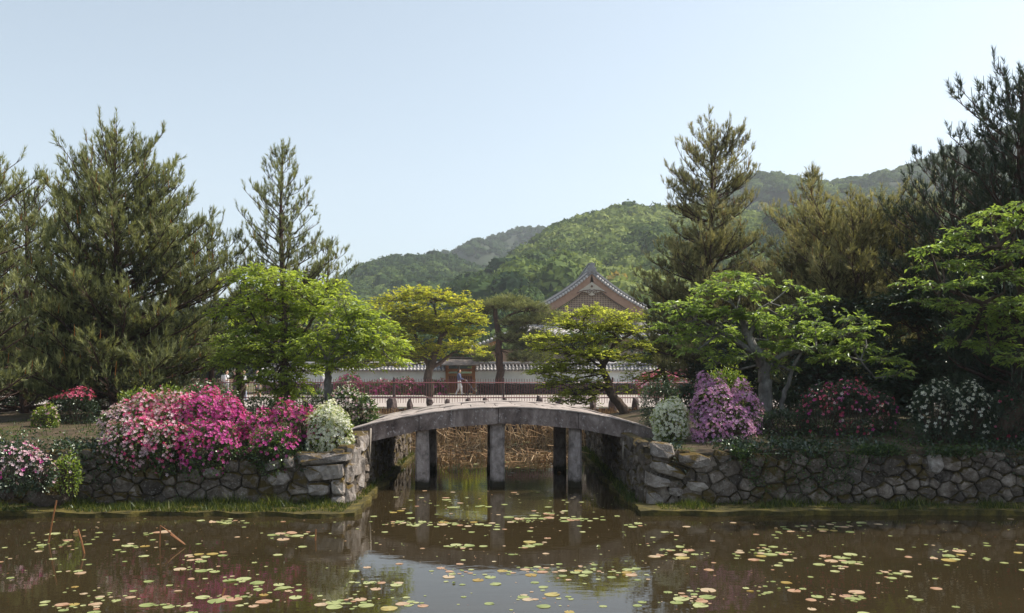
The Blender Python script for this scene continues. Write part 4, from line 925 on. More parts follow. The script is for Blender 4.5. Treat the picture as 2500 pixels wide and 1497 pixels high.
leaf_tree('cherry_tree', 'bright green spreading tree with a grey trunk left of the bridge', 'tree', b0,
          [([b0, P(801, 940, Y), P(802, 900, Y), P(806, 860, Y), P(830, 810, Y)], .12, .04), ([P(803, 890, Y), P(860, 850, Y), P(930, 830, Y)], .06, .02), ([P(803, 890, Y), P(780, 840, Y), P(770, 790, Y)], .05, .02)],
          CL([(810, 770, 45, 16), (870, 775, 50, 18), (920, 800, 46, 16), (840, 810, 52, 20), (900, 835, 55, 18), (960, 840, 36, 16), (800, 840, 45, 18), (860, 865, 50, 18), (930, 870, 48, 15), (960, 885, 22, 8), (840, 745, 30, 16), (780, 880, 40, 18), (820, 895, 36, 14), (880, 895, 30, 10), (900, 765, 30, 8), (745, 850, 30, 16)], Y, .62, seed=2), .14, 'spring_leaf', 'grey_bark', 42, per=9, spray=.34, droop=.5, flat=.5)
Y = 25; b0 = P(588, 1000, Y); b0[2] = 1.2
leaf_tree('slim_tree', 'dark ivy-covered trunk left of the bright green tree', 'tree', b0, [([b0, P(588, 950, Y), P(584, 900, Y), P(580, 860, Y), P(575, 820, Y)], .13, .07)],
          CL([(570, 880, 42, 20), (545, 900, 40, 16), (560, 850, 45, 20), (600, 850, 45, 20), (640, 870, 40, 20), (588, 960, 10, 14, 0), (588, 925, 10, 14, 0)], Y, .8, seed=3), .09, 'cherry_leaf', 'bark', 43)

# maples
Y = 53; b0 = P(1045, 968, Y)
leaf_tree('maple_tree', 'golden green maple with a leaning forked trunk left of the gate', 'maple tree', b0,
          [([b0, P(1045, 920, Y), P(1056, 885, Y), P(1070, 850, Y), P(1082, 815, Y), P(1105, 775, Y)], .30, .07), ([P(1050, 905, Y), P(1030, 860, Y), P(1010, 800, Y), P(985, 770, Y)], .13, .05), ([P(1078, 830, Y), P(1065, 785, Y), P(1060, 745, Y)], .1, .04), ([P(1052, 900, Y), P(1095, 870, Y), P(1110, 860, Y)], .14, .05)],
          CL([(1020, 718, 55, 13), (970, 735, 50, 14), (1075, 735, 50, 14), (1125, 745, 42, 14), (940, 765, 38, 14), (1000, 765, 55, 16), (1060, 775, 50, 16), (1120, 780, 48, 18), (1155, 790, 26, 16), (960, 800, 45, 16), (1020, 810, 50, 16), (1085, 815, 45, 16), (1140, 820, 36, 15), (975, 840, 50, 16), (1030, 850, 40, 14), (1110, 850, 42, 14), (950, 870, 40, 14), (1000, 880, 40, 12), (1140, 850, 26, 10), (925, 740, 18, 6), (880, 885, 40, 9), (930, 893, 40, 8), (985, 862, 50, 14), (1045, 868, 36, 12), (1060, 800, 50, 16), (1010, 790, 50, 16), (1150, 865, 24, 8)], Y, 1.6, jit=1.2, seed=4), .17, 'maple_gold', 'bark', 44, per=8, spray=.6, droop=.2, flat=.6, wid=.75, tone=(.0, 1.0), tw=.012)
Y = 28.3; b0 = P(1530, 1018, Y); b0[2] = 1.05
leaf_tree('maple_tree', 'pale green maple with a trunk leaning left over the right end of the bridge', 'maple tree', b0,
          [([b0, P(1512, 985, Y), P(1490, 955, Y), P(1480, 920, Y), P(1472, 890, Y), P(1485, 860, Y), P(1510, 825, Y)], .17, .05), ([P(1478, 905, Y), P(1445, 880, Y), P(1400, 850, Y)], .06, .02), ([P(1476, 895, Y), P(1440, 850, Y), P(1420, 800, Y)], .06, .02), ([P(1500, 840, Y), P(1540, 815, Y), P(1570, 800, Y)], .05, .02)],
          CL([(1440, 768, 42, 11), (1485, 775, 42, 10), (1395, 775, 30, 9), (1530, 780, 42, 12), (1420, 800, 44, 12), (1370, 790, 26, 9), (1475, 808, 44, 12), (1345, 828, 40, 11), (1400, 832, 45, 12), (1460, 838, 40, 12), (1525, 815, 42, 14), (1330, 855, 34, 10), (1380, 865, 42, 12), (1430, 870, 36, 11), (1340, 888, 28, 8), (1320, 912, 32, 10), (1370, 905, 38, 11), (1350, 930, 24, 10), (1395, 935, 45, 12), (1440, 910, 30, 10), (1410, 965, 45, 14), (1380, 980, 36, 12), (1430, 985, 26, 10), (1540, 850, 40, 14), (1450, 755, 24, 6), (1340, 945, 24, 10), (1310, 830, 26, 10), (1385, 800, 34, 12), (1500, 800, 44, 14), (1465, 870, 40, 14), (1520, 875, 34, 12), (1400, 890, 40, 12), (1350, 905, 34, 12), (1445, 940, 30, 12)], Y, 1.7, ry=1.1, seed=5), .085, 'maple_green', 'bark', 45, per=8, spray=.30, droop=.12, flat=.55, wid=.7, tone=(.15, 1.0))
Y = 33; b0 = P(1630, 1000, Y); b0[2] = 1.0
leaf_tree('maple_tree', 'darker green maple behind the white azalea right of the bridge', 'maple tree', b0,
          [([b0, P(1625, 930, Y), P(1610, 870, Y), P(1590, 810, Y)], .13, .04), ([P(1620, 900, Y), P(1580, 850, Y), P(1550, 830, Y)], .05, .02)],
          CL([(1590, 780, 45, 16), (1560, 810, 42, 16), (1620, 810, 50, 20), (1580, 850, 48, 18), (1640, 850, 50, 20), (1600, 890, 50, 18), (1660, 890, 45, 20), (1560, 890, 40, 14), (1545, 925, 35, 12), (1600, 930, 42, 14), (1640, 930, 36, 14), (1540, 955, 30, 10)], Y, .9, seed=6), .1, 'maple_green', 'bark', 46, per=8, spray=.34, droop=.12, flat=.6, wid=.6, tone=(.0, .6))

# broadleaf trees on the right bank
Y = 18.8; b0 = P(1873, 1012, Y); b0[2] = 1.25
leaf_tree('cherry_tree', 'spreading cherry tree with a thick grey trunk behind the violet azalea', 'tree', b0,
          [([b0, P(1872, 960, Y), P(1868, 915, Y), P(1855, 870, Y), P(1830, 820, Y), P(1800, 760, Y)], .17, .06), ([P(1905, 1010, Y), P(1915, 960, Y), P(1935, 900, Y), P(1960, 850, Y)], .06, .03), ([P(1866, 905, Y), P(1920, 860, Y), P(2000, 850, Y), P(2100, 880, Y)], .07, .02), ([P(1852, 865, Y), P(1760, 810, Y), P(1680, 770, Y)], .07, .02), ([P(1830, 820, Y), P(1850, 760, Y), P(1880, 740, Y)], .05, .02)],
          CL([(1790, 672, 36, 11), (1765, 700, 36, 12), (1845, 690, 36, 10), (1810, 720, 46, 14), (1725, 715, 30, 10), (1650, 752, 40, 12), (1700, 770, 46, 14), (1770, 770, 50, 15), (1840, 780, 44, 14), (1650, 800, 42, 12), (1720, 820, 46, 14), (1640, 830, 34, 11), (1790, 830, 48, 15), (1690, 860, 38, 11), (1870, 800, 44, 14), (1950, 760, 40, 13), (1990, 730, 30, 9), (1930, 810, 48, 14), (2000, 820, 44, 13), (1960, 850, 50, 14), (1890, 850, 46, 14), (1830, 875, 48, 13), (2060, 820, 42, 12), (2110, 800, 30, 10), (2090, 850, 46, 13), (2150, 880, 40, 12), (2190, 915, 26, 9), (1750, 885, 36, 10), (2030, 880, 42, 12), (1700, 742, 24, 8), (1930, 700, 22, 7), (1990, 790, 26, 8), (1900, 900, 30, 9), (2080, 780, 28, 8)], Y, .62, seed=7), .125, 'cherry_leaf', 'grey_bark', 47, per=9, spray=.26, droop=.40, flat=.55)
Y = 15.4; b0 = np.array([X(2560, Y), Y + 1.6, 1.2])
leaf_tree('cherry_tree', 'leafy tree with fresh green sprays at the right edge of the picture', 'tree', b0,
          [([b0, P(2550, 900, Y + 1.4), P(2520, 780, Y + .8), P(2480, 680, Y + .4), P(2440, 600, Y)], .15, .04), ([P(2520, 780, Y + .8), P(2400, 740, Y), P(2300, 700, Y)], .06, .02)],
          CL([(2420, 530, 45, 12), (2480, 560, 50, 16), (2380, 570, 46, 12), (2330, 600, 46, 12), (2270, 610, 36, 8), (2430, 610, 52, 14), (2500, 620, 45, 16), (2370, 650, 50, 13), (2300, 650, 40, 10), (2450, 680, 55, 15), (2340, 700, 50, 13), (2270, 700, 34, 9), (2410, 740, 55, 14), (2490, 740, 50, 15), (2320, 750, 46, 12), (2240, 740, 30, 8), (2380, 790, 50, 13), (2460, 810, 50, 14), (2530, 500, 40, 15), (2560, 680, 50, 20), (2210, 690, 22, 7), (2420, 850, 50, 16), (2500, 880, 50, 18), (2350, 840, 40, 12), (2460, 770, 50, 16)], Y, .5, seed=8), .105, 'cherry_leaf', 'bark', 48, per=9, spray=.22, droop=.40, flat=.6)

# ------------------------------------------------------------------ azaleas
def flower_mesh_arrays(pos, nrm, size, rng, tone):
    n = len(pos); nn = unit(nrm); a1 = unit(np.cross(nn, rng.normal(size=nn.shape))); a2 = np.cross(nn, a1)
    V = [pos - nn * size[:, None] * .18]; 
    for k in range(5):
        th = k / 5 * 6.283; th2 = th + .42; th0 = th - .42
        tip = pos + (a1 * math.cos(th) + a2 * math.sin(th)) * size[:, None] * .52 + nn * size[:, None] * .10
        l = pos + (a1 * math.cos(th0) + a2 * math.sin(th0)) * size[:, None] * .36 + nn * size[:, None] * .02
        r = pos + (a1 * math.cos(th2) + a2 * math.sin(th2)) * size[:, None] * .36 + nn * size[:, None] * .02
        V += [l, tip, r]
    V = np.stack(V, 1); i = np.arange(n)[:, None] * 16
    T = np.concatenate([i + [[0, 1 + 3 * k, 2 + 3 * k]] for k in range(5)] + [i + [[0, 2 + 3 * k, 3 + 3 * k]] for k in range(5)])
    return V.reshape(-1, 3), T, np.repeat(np.clip(tone, 0, 1), 16)
def azalea(label, Y, domes, flowers, seed, leafmat='bush_leaf', leaf=.055, nleaf=1.0, name='azalea_bush', cat='azalea', fsize=.068, zmin=None, group=None):
    """domes: (u, v_top, v_bottom, half width px[, dy]); flowers: (material, number per unit, fn(x 0..1, z 0..1) -> density)"""
    rng = np.random.default_rng(seed); D = []
    for d in domes:
        u, vt, vb, hw = d[:4]; yy = Y + (d[4] if len(d) > 4 else 0)
        zt, zb_ = Z(vt, yy), Z(vb, yy); hx = hw / F * yy; D.append((np.array([X(u, yy), yy, zb_ + (zt - zb_) * .42]), np.array([hx, min(hx * .8, .85), (zt - zb_) * .58])))
    allx = [d[0][0] - d[1][0] for d in D] + [d[0][0] + d[1][0] for d in D]; x0, x1 = min(allx), max(allx)
    z0 = min(d[0][2] - d[1][2] for d in D); z1 = max(d[0][2] + d[1][2] for d in D)
    base = np.array([(x0 + x1) / 2, Y, z0 + .1]); root = thing(name, label, cat, base, group)
    def sample(n, rlo, rhi):
        areas = np.array([d[1][0] * d[1][2] for d in D]); which = rng.choice(len(D), n, p=areas / areas.sum())
        C = np.array([d[0] for d in D])[which]; S = np.array([d[1] for d in D])[which]
        d = unit(rng.normal(size=(n, 3))); d = unit(np.sign(d) * np.abs(d) ** .85)
        lump = 1 + .07 * np.sin(d[:, 0] * 6 + which * 2) + .07 * np.sin(d[:, 2] * 7 + d[:, 1] * 4 + which) + .03 * rng.normal(size=n)
        r = rng.uniform(rlo, rhi, n) * lump; pos = C + d * S * r[:, None]
        ok = np.ones(n, bool)
        for k, (c, s) in enumerate(D):
            ok &= ~((which != k) & ((((pos - c) / s) ** 2).sum(1) < .8))
        return pos[ok], unit(d[ok] / S[ok]), r[ok]
    area = sum(d[1][0] * d[1][2] * 8 for d in D)
    pos, nrm, r = sample(int(area * 1500 * nleaf), .62, 1.03)
    dr = nrm + rng.normal(0, .55, nrm.shape) + (0, 0, .2)
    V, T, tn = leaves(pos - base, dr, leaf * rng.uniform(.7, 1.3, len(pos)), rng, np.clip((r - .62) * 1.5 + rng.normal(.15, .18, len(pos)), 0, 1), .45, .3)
    link('foliage', mesh('foliage', V, [T], tn), M[leafmat], root, kind='stuff')
    # woody stems inside
    mb = MB(); SA = []; SB = []
    for c, s in D:
        n = 26; SA.append(np.tile(c + (0, 0, -s[2] * .95), (n, 1)) + rng.normal(0, .05, (n, 3))); q = unit(rng.normal(size=(n, 3))); q[:, 2] = np.abs(q[:, 2]); SB.append(c + q * s * .8)
    V, Q = prisms(np.vstack(SA) - base, np.vstack(SB) - base, .014, .005); mb.add(V, [Q]); link('stems', mb.mesh('stems'), M['bark'], root)
    for fm, dens, fn in flowers:
        pos, nrm, r = sample(int(area * dens * (.085 / fsize) ** 1.5 if fsize < .1 else area * dens), .93, 1.07)
        fx = (pos[:, 0] - x0) / (x1 - x0); fz = (pos[:, 2] - z0) / (z1 - z0)
        pr = np.array([fn(a, b) * (.6 + .9 * max(0, .5 + 1.4 * mnoise.noise(Vector((p_[0] * 4.2, p_[1] * 4.2, p_[2] * 4.2 + seed))))) for a, b, p_ in zip(fx, fz, pos)])
        kp = rng.random(len(pos)) < pr; pos, nrm = pos[kp], nrm[kp]
        if len(pos) == 0: continue
        V, T, tn = flower_mesh_arrays(pos - base, nrm + rng.normal(0, .3, nrm.shape) + (0, -.15, .2), fsize * rng.uniform(.75, 1.2, len(pos)), rng, rng.normal(.5, .25, len(pos)))
        link('blossoms', mesh('blossoms', V, [T], tn), M[fm], root, kind='stuff')
    return root
# darker trees and understorey behind, filling both banks
def bushy(label, u, v0, v1, wpx, Y, seed, mat='dark_leaf', leaf=.12, cat='tree', name='evergreen_tree', dens=.8, z0=1.1, depth=.9):
    rng = np.random.default_rng(seed); b0 = np.array([X(u, Y), Y, z0]); cl_ = []
    n = 13
    for k in range(n):
        a = rng.uniform(0, 6.28); q = math.sqrt(rng.random()); vv = lerp(v0, v1, rng.uniform(.08, .92)); wf = math.sin(math.pi * (0.25 + .65 * (vv - v0) / (v1 - v0)))
        cl_.append((u + math.cos(a) * q * wpx * .62 * wf, vv, wpx * .36, (v1 - v0) * .16, math.sin(a) * q * wpx * .5 / F * Y))
    return leaf_tree(name, label, cat, b0, [([b0, P(u, lerp(v1, v0, .4), Y), P(u, lerp(v1, v0, .8), Y)], .12, .03)], CL(cl_, Y, dens, ry=depth, seed=seed), leaf, mat, 'bark', seed, per=8, spray=.35, droop=.2, flat=.6, tone=(0, 1))
for a in (('dark evergreen at the far left behind the pines', -60, 640, 1010, 150, 30, 61), ('dark evergreen behind the big broad pine', 160, 720, 1000, 150, 31, 62), ('dark evergreen right behind the trunk of the big broad pine', 340, 760, 1000, 140, 30, 63), ('dark evergreen behind the two women on the path', 520, 800, 965, 110, 62, 64), ('brownish evergreen behind the red fence under the bright green tree', 660, 790, 955, 110, 63, 65), ('round evergreen left of the white wall', 790, 800, 950, 90, 64, 66), ('dark evergreen behind the violet azalea', 1800, 800, 1010, 130, 27, 67), ('dark evergreen behind the red azalea', 2060, 720, 1040, 160, 24, 68), ('dark evergreen between the red and the white azalea on the right', 2240, 740, 1050, 140, 21, 69), ('dark evergreen filling the right edge above the white azalea', 2430, 760, 1080, 160, 19, 70), ('tall dark evergreen beyond the right edge of the picture', 2680, 500, 1080, 220, 18.5, 71), ('dark evergreen behind the pale green maple at the white wall', 1620, 820, 965, 100, 62, 72), ('dark evergreen above the pond at the far right', 1930, 640, 1000, 150, 34, 74)):
    bushy(*a, leaf=.12 if a[5] < 50 else .24, dens=.8 if a[5] < 50 else 1.3)
for a in (('dark hedge shrub under the pines at the far left by the fence', 40, 905, 1010, 120, 34, 81), ('dark hedge shrub behind the red-topped bush by the fence', 220, 900, 1010, 120, 34.5, 82), ('dark hedge shrub behind the light green bush by the fence', 400, 905, 1000, 90, 34, 83),
          ('dark hedge shrub right of the violet azalea by the fence', 1760, 860, 1020, 120, 30, 84), ('dark hedge shrub behind the crimson azalea by the fence', 1960, 850, 1020, 130, 30, 85), ('dark hedge shrub behind the shaded white azalea', 2170, 850, 1040, 130, 26, 86), ('dark hedge shrub at the right edge of the picture', 2400, 860, 1070, 140, 22, 87)):
    bushy(*a, leaf=.12, dens=1.0, name='hedge_shrub', cat='shrub')
azalea('clipped green hedge between the two bright green trees in front of the fence', 31, [(745, 948, 1000, 34), (700, 958, 1005, 26), (790, 950, 1000, 26)], [], 151, 'bush_leaf', leaf=.09, nleaf=.35, name='hedge', cat='hedge')
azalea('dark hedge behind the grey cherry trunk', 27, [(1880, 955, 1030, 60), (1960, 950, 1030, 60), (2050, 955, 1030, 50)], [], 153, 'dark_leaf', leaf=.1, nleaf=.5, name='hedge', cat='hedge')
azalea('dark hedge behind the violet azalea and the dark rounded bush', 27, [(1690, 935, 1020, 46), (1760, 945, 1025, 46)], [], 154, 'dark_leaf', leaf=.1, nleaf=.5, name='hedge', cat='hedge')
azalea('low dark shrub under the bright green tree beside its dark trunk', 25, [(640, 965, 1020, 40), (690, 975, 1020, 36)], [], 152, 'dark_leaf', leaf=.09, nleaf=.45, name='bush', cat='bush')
bushy('green shrubby tree behind the temple gate roof', 1170, 850, 900, 42, 66, 75, 'maple_green', .2, dens=2)
bushy('green tree between the temple hall and the white wall', 1450, 800, 900, 90, 70, 76, 'bush_leaf', .25, dens=1.4)
bushy('green tree left of the temple hall behind the garden pine', 1120, 800, 900, 60, 72, 77, 'bush_leaf', .25, dens=1.4)

sm = lambda a, b, x: min(max((x - a) / (b - a), 0), 1)
Y = 16.95
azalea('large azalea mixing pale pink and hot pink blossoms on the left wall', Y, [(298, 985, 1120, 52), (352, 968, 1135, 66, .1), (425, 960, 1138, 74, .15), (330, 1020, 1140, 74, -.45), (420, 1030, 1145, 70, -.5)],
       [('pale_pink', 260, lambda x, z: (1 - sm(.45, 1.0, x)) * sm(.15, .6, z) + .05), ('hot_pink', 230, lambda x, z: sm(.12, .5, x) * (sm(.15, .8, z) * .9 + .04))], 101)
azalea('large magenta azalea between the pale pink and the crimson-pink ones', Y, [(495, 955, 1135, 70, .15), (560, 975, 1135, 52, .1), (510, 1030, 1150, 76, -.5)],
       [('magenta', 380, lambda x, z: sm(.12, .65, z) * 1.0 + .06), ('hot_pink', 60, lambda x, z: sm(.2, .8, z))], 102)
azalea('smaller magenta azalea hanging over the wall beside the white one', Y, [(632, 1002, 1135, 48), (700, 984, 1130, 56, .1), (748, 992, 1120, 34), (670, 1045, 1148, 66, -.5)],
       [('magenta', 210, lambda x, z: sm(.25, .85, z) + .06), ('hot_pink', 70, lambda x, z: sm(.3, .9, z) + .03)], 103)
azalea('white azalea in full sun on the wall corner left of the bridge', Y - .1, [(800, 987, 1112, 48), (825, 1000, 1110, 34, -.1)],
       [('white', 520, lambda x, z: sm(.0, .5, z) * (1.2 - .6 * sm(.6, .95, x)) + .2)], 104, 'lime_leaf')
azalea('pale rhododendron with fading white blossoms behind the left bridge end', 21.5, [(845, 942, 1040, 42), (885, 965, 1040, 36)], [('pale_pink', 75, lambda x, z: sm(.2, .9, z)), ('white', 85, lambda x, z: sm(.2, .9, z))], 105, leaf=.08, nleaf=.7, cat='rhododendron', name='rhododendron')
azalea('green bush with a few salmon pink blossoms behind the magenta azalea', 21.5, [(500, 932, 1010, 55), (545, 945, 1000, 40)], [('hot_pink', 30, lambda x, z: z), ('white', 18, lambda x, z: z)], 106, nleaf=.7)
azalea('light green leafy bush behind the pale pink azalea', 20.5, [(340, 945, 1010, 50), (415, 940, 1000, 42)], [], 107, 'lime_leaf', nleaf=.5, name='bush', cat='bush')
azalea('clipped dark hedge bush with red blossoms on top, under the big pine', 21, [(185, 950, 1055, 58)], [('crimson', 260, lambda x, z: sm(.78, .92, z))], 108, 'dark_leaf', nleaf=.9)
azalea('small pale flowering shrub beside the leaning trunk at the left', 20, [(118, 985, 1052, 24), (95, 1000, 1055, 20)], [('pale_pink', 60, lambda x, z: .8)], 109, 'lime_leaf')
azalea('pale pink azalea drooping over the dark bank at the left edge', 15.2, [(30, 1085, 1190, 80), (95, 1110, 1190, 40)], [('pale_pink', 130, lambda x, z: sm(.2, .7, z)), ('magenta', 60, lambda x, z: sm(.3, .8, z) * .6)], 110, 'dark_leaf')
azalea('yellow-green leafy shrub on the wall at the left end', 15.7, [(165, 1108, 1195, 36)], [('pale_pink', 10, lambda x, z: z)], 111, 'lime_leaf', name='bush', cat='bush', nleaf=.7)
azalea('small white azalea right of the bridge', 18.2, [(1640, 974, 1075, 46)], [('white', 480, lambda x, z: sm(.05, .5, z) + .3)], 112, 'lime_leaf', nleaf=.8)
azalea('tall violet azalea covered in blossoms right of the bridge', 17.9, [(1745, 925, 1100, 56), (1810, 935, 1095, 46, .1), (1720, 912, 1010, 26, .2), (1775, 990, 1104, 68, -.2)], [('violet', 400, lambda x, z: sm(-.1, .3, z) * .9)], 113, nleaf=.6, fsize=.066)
azalea('yellow-green bush behind the violet azalea', 20, [(1775, 895, 1000, 55)], [], 114, 'lime_leaf', name='bush', cat='bush', nleaf=.7)
azalea('dark rounded bush behind the small white azalea', 21.5, [(1615, 925, 1040, 52)], [], 115, 'dark_leaf', name='bush', cat='bush')
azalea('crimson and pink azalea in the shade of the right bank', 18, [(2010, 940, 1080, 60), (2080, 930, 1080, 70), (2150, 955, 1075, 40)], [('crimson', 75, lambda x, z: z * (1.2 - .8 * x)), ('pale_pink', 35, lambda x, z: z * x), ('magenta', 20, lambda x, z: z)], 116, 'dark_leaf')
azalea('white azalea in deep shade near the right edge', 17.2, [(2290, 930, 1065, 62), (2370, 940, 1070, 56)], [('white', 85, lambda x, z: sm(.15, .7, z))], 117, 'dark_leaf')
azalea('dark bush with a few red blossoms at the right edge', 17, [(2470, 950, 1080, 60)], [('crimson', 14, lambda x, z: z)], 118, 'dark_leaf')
azalea('low dark bush under the grey cherry trunk', 18.0, [(1900, 1000, 1070, 50), (1950, 1010, 1070, 36)], [], 119, 'dark_leaf', name='bush', cat='bush')
for k, (u, vt, hw) in enumerate(((855, 914, 36), (925, 928, 40), (985, 924, 42), (1050, 930, 36), (1075, 926, 20), (1108, 930, 16))[:5]):
    azalea(['deep magenta azalea at the left end of the row below the white wall', 'second deep magenta azalea from the left below the white wall', 'middle deep magenta azalea of the row below the white wall', 'deep magenta azalea behind the maple trunk at the white wall', 'deep magenta azalea just left of the gate'][k], 57.6, [(u, vt, 972, hw)], [('deep_magenta', 40, lambda x, z: .35 + .6 * z), ('magenta', 5, lambda x, z: z)], 130 + k, 'bush_leaf', leaf=.14, nleaf=.14, fsize=.2, group='magenta azaleas along the white wall')
azalea('red and pink azalea at the white wall behind the dark green maple', 52, [(1610, 905, 965, 55), (1670, 905, 965, 45)], [('crimson', 30, lambda x, z: z), ('hot_pink', 16, lambda x, z: z), ('pale_pink', 12, lambda x, z: z)], 140, leaf=.14, nleaf=.15, fsize=.2)

# ------------------------------------------------------------------ grass, ground cover, reeds
def blades(n, xs, ys, zf, h, rng, w_=.008, lean=.35):
    x = rng.uniform(*xs, n); y = ys(x, n) if callable(ys) else rng.uniform(*ys, n); z = zf(x, y)
    hh = h * rng.uniform(.4, 1.4, n) * np.array([np.clip(.75 + 2.2 * mnoise.noise(Vector((a * 1.7, b * 3, h * 9))), .12, 1.9) for a, b in zip(x, y)]); th = rng.uniform(0, 6.28, n); sd = np.stack([np.cos(th), np.sin(th), 0 * th], 1) * w_
    b = np.stack([x, y, z], 1); tp = b + np.stack([rng.normal(0, lean, n) * hh, rng.normal(0, lean, n) * hh, hh], 1)
    return np.stack([b - sd, b + sd, tp], 1).reshape(-1, 3), np.repeat(np.clip(rng.normal(.5, .25, n), 0, 1), 3)
rng = np.random.default_rng(9); parts = []
flat = lambda h: (lambda x, y: np.full(len(x), h))
parts.append(blades(6500, (-9.5, LE - .25), lambda x, n: rng.uniform(15.28, 16.2, n), flat(.07), .07, rng))
parts.append(blades(5000, (-8, LE - .6), lambda x, n: rng.uniform(15.75, 16.25, n), flat(.07), .13, rng))
parts.append(blades(1200, (-3.0, -2.85), lambda x, n: rng.uniform(16.3, 26, n), flat(.07), .08, rng))
parts.append(blades(6500, (2.6, 13), lambda x, n: rng.uniform(15.45, 16.2, n), flat(.08), .09, rng))
parts.append(blades(3000, (2.12, 2.4), lambda x, n: rng.uniform(16.3, 28, n), flat(.08), .12, rng))
V = np.vstack([a for a, b in parts]); T = np.concatenate([b for a, b in parts])
link('grass', mesh('grass', V, [np.arange(len(V)).reshape(-1, 3)], T), M['grass'], kind='stuff')
parts = []
zlv = lambda x, y: np.array([zl(a, b) for a, b in zip(x, y)]); zrv = lambda x, y: np.array([zr(a, b) for a, b in zip(x, y)])
parts.append(blades(2200, (-16, XL - .3), (16.5, 22), zlv, .09, rng)); parts.append(blades(2500, (XR + .3, 14), (16.5, 24), zrv, .09, rng))
V = np.vstack([a for a, b in parts]); T = np.concatenate([b for a, b in parts]) * .5
link('ground_cover', mesh('ground_cover', V, [np.arange(len(V)).reshape(-1, 3)], T), M['grass'], kind='stuff')
def creeper(name, x0, x1, zf, n, seed, mat, size, yr=(-.12, .9)):
    rng = np.random.default_rng(seed); k = n * 3; x = rng.uniform(x0, x1, k); keep = np.array([mnoise.noise(Vector((a * 1.3, seed, .3))) * 1.4 + .55 for a in x]) > rng.random(k); x = x[keep][:n]
    m_ = len(x); y = WY + rng.uniform(*yr, m_); z = np.array([zf(a, b) for a, b in zip(x, y)]) + rng.uniform(-.05, .13, m_) - np.clip(WY + .05 - y, 0, 1) * rng.uniform(.2, 4.2, m_) * np.array([np.clip(.5 + 2.2 * mnoise.noise(Vector((a * .9, seed + 3.3, .7))), .05, 1.3) for a in x])
    V, T, tn = leaves(np.stack([x, y, z], 1), rng.normal(0, 1, (m_, 3)) + (0, -.5, .3), size * rng.uniform(.6, 1.3, m_), rng, rng.normal(.4, .25, m_), .55, .3)
    link(name, mesh(name, V, [T], tn), M[mat], kind='stuff')
creeper('undergrowth', -14, XL - .6, zl, 5200, 3, 'dark_leaf', .07)
creeper('undergrowth', XR + .5, 14.5, zr, 7000, 4, 'dark_leaf', .07)
creeper('undergrowth', XR + 1.6, 14.5, zr, 6500, 9, 'bush_leaf', .055, (-.16, .05))
creeper('undergrowth', -12, XL - 1.2, zl, 3500, 10, 'bush_leaf', .05, (-.16, .05))
creeper('undergrowth', XR + 1.2, 14.5, zr, 5000, 6, 'bush_leaf', .06, (.2, 3.0))
creeper('undergrowth', -14, XL - .6, zl, 3000, 7, 'bush_leaf', .06, (.2, 2.5))
# dry reeds standing and broken in the far half of the pond
n = 1500; x = rng.uniform(-7, 7.5, n); y = 26.5 + 10.6 * rng.random(n) ** .75; br = rng.random(n)
y[:260] = rng.uniform(23.8, 28, 260); x[:260] = rng.uniform(-2.2, 1.8, 260)
h = np.where(rng.random(n) < .45, rng.uniform(.5, 1.0, n), rng.uniform(.1, .5, n)) * np.clip((y - 24) / 8, .35, 1.1)
A = np.stack([x, y, np.full(n, -.05)], 1); B = A + np.stack([rng.normal(0, .16, n), rng.normal(0, .12, n), h], 1)
C = B + np.stack([rng.normal(0, .38, n), rng.normal(0, .25, n), -rng.uniform(.1, .7, n) * h], 1)
V1, Q1 = prisms(A, B, .013, .010); sel = br < .6; V2, Q2 = prisms(B[sel], C[sel], .010, .006)
tn = np.concatenate([np.repeat(rng.random(n), 6), np.repeat(rng.random(sel.sum()), 6)])
link('reeds', mesh('reeds', np.vstack([V1, V2]), [np.vstack([Q1, Q2 + len(V1)])], tn), M['reed'], kind='stuff')
# tall standing reeds against the far wall right of the bridge
n = 1500; x = rng.uniform(3.0, 7.0, n); y = rng.uniform(33, 37, n); x[:500] = rng.uniform(-6.5, -4.5, 500); h = rng.uniform(.6, 1.05, n)
A = np.stack([x, y, np.zeros(n)], 1); B = A + np.stack([rng.normal(0, .1, n), rng.normal(0, .1, n), h], 1); V1, Q1 = prisms(A, B, .011, .007)
link('reeds', mesh('reeds', V1, [Q1], np.repeat(rng.random(n), 6)), M['reed'], kind='stuff')
# a few single stalks in the near water on the left
for k, (pts, lb) in enumerate((([(118, 1325), (128, 1270), (138, 1222)], 'tall brown stalk standing in the water at the far left'), ([(206, 1352), (198, 1318), (190, 1292)], 'short leaning brown stalk in the water at the left'),
                         ([(390, 1335), (392, 1283), (415, 1300), (450, 1328)], 'bent orange-brown stalk folded over the water'), ([(416, 1305), (440, 1322), (452, 1330)], 'short broken stalk beside the folded one'), ([(770, 1320), (771, 1292)], 'thin straight stalk in the water below the left wall corner'), ([(542, 1455), (549, 1436)], 'thin pale stalk rising among the pads at the lower left'))):
    base = np.array([X(pts[0][0], 1), 0, 0]); Yk = CAMZ * F / (pts[0][1] - HV) if k != 3 else CAMZ * F / (1335 - HV)
    mb = MB(); mb.tube([P(u, v, Yk + .02 * i) for i, (u, v) in enumerate(pts)], .012, 5); o = link('reed_stalk', mb.mesh('reed_stalk'), M['stalk']); o['label'] = lb; o['category'] = 'reed'; o['group'] = 'single dry stalks standing in the water'

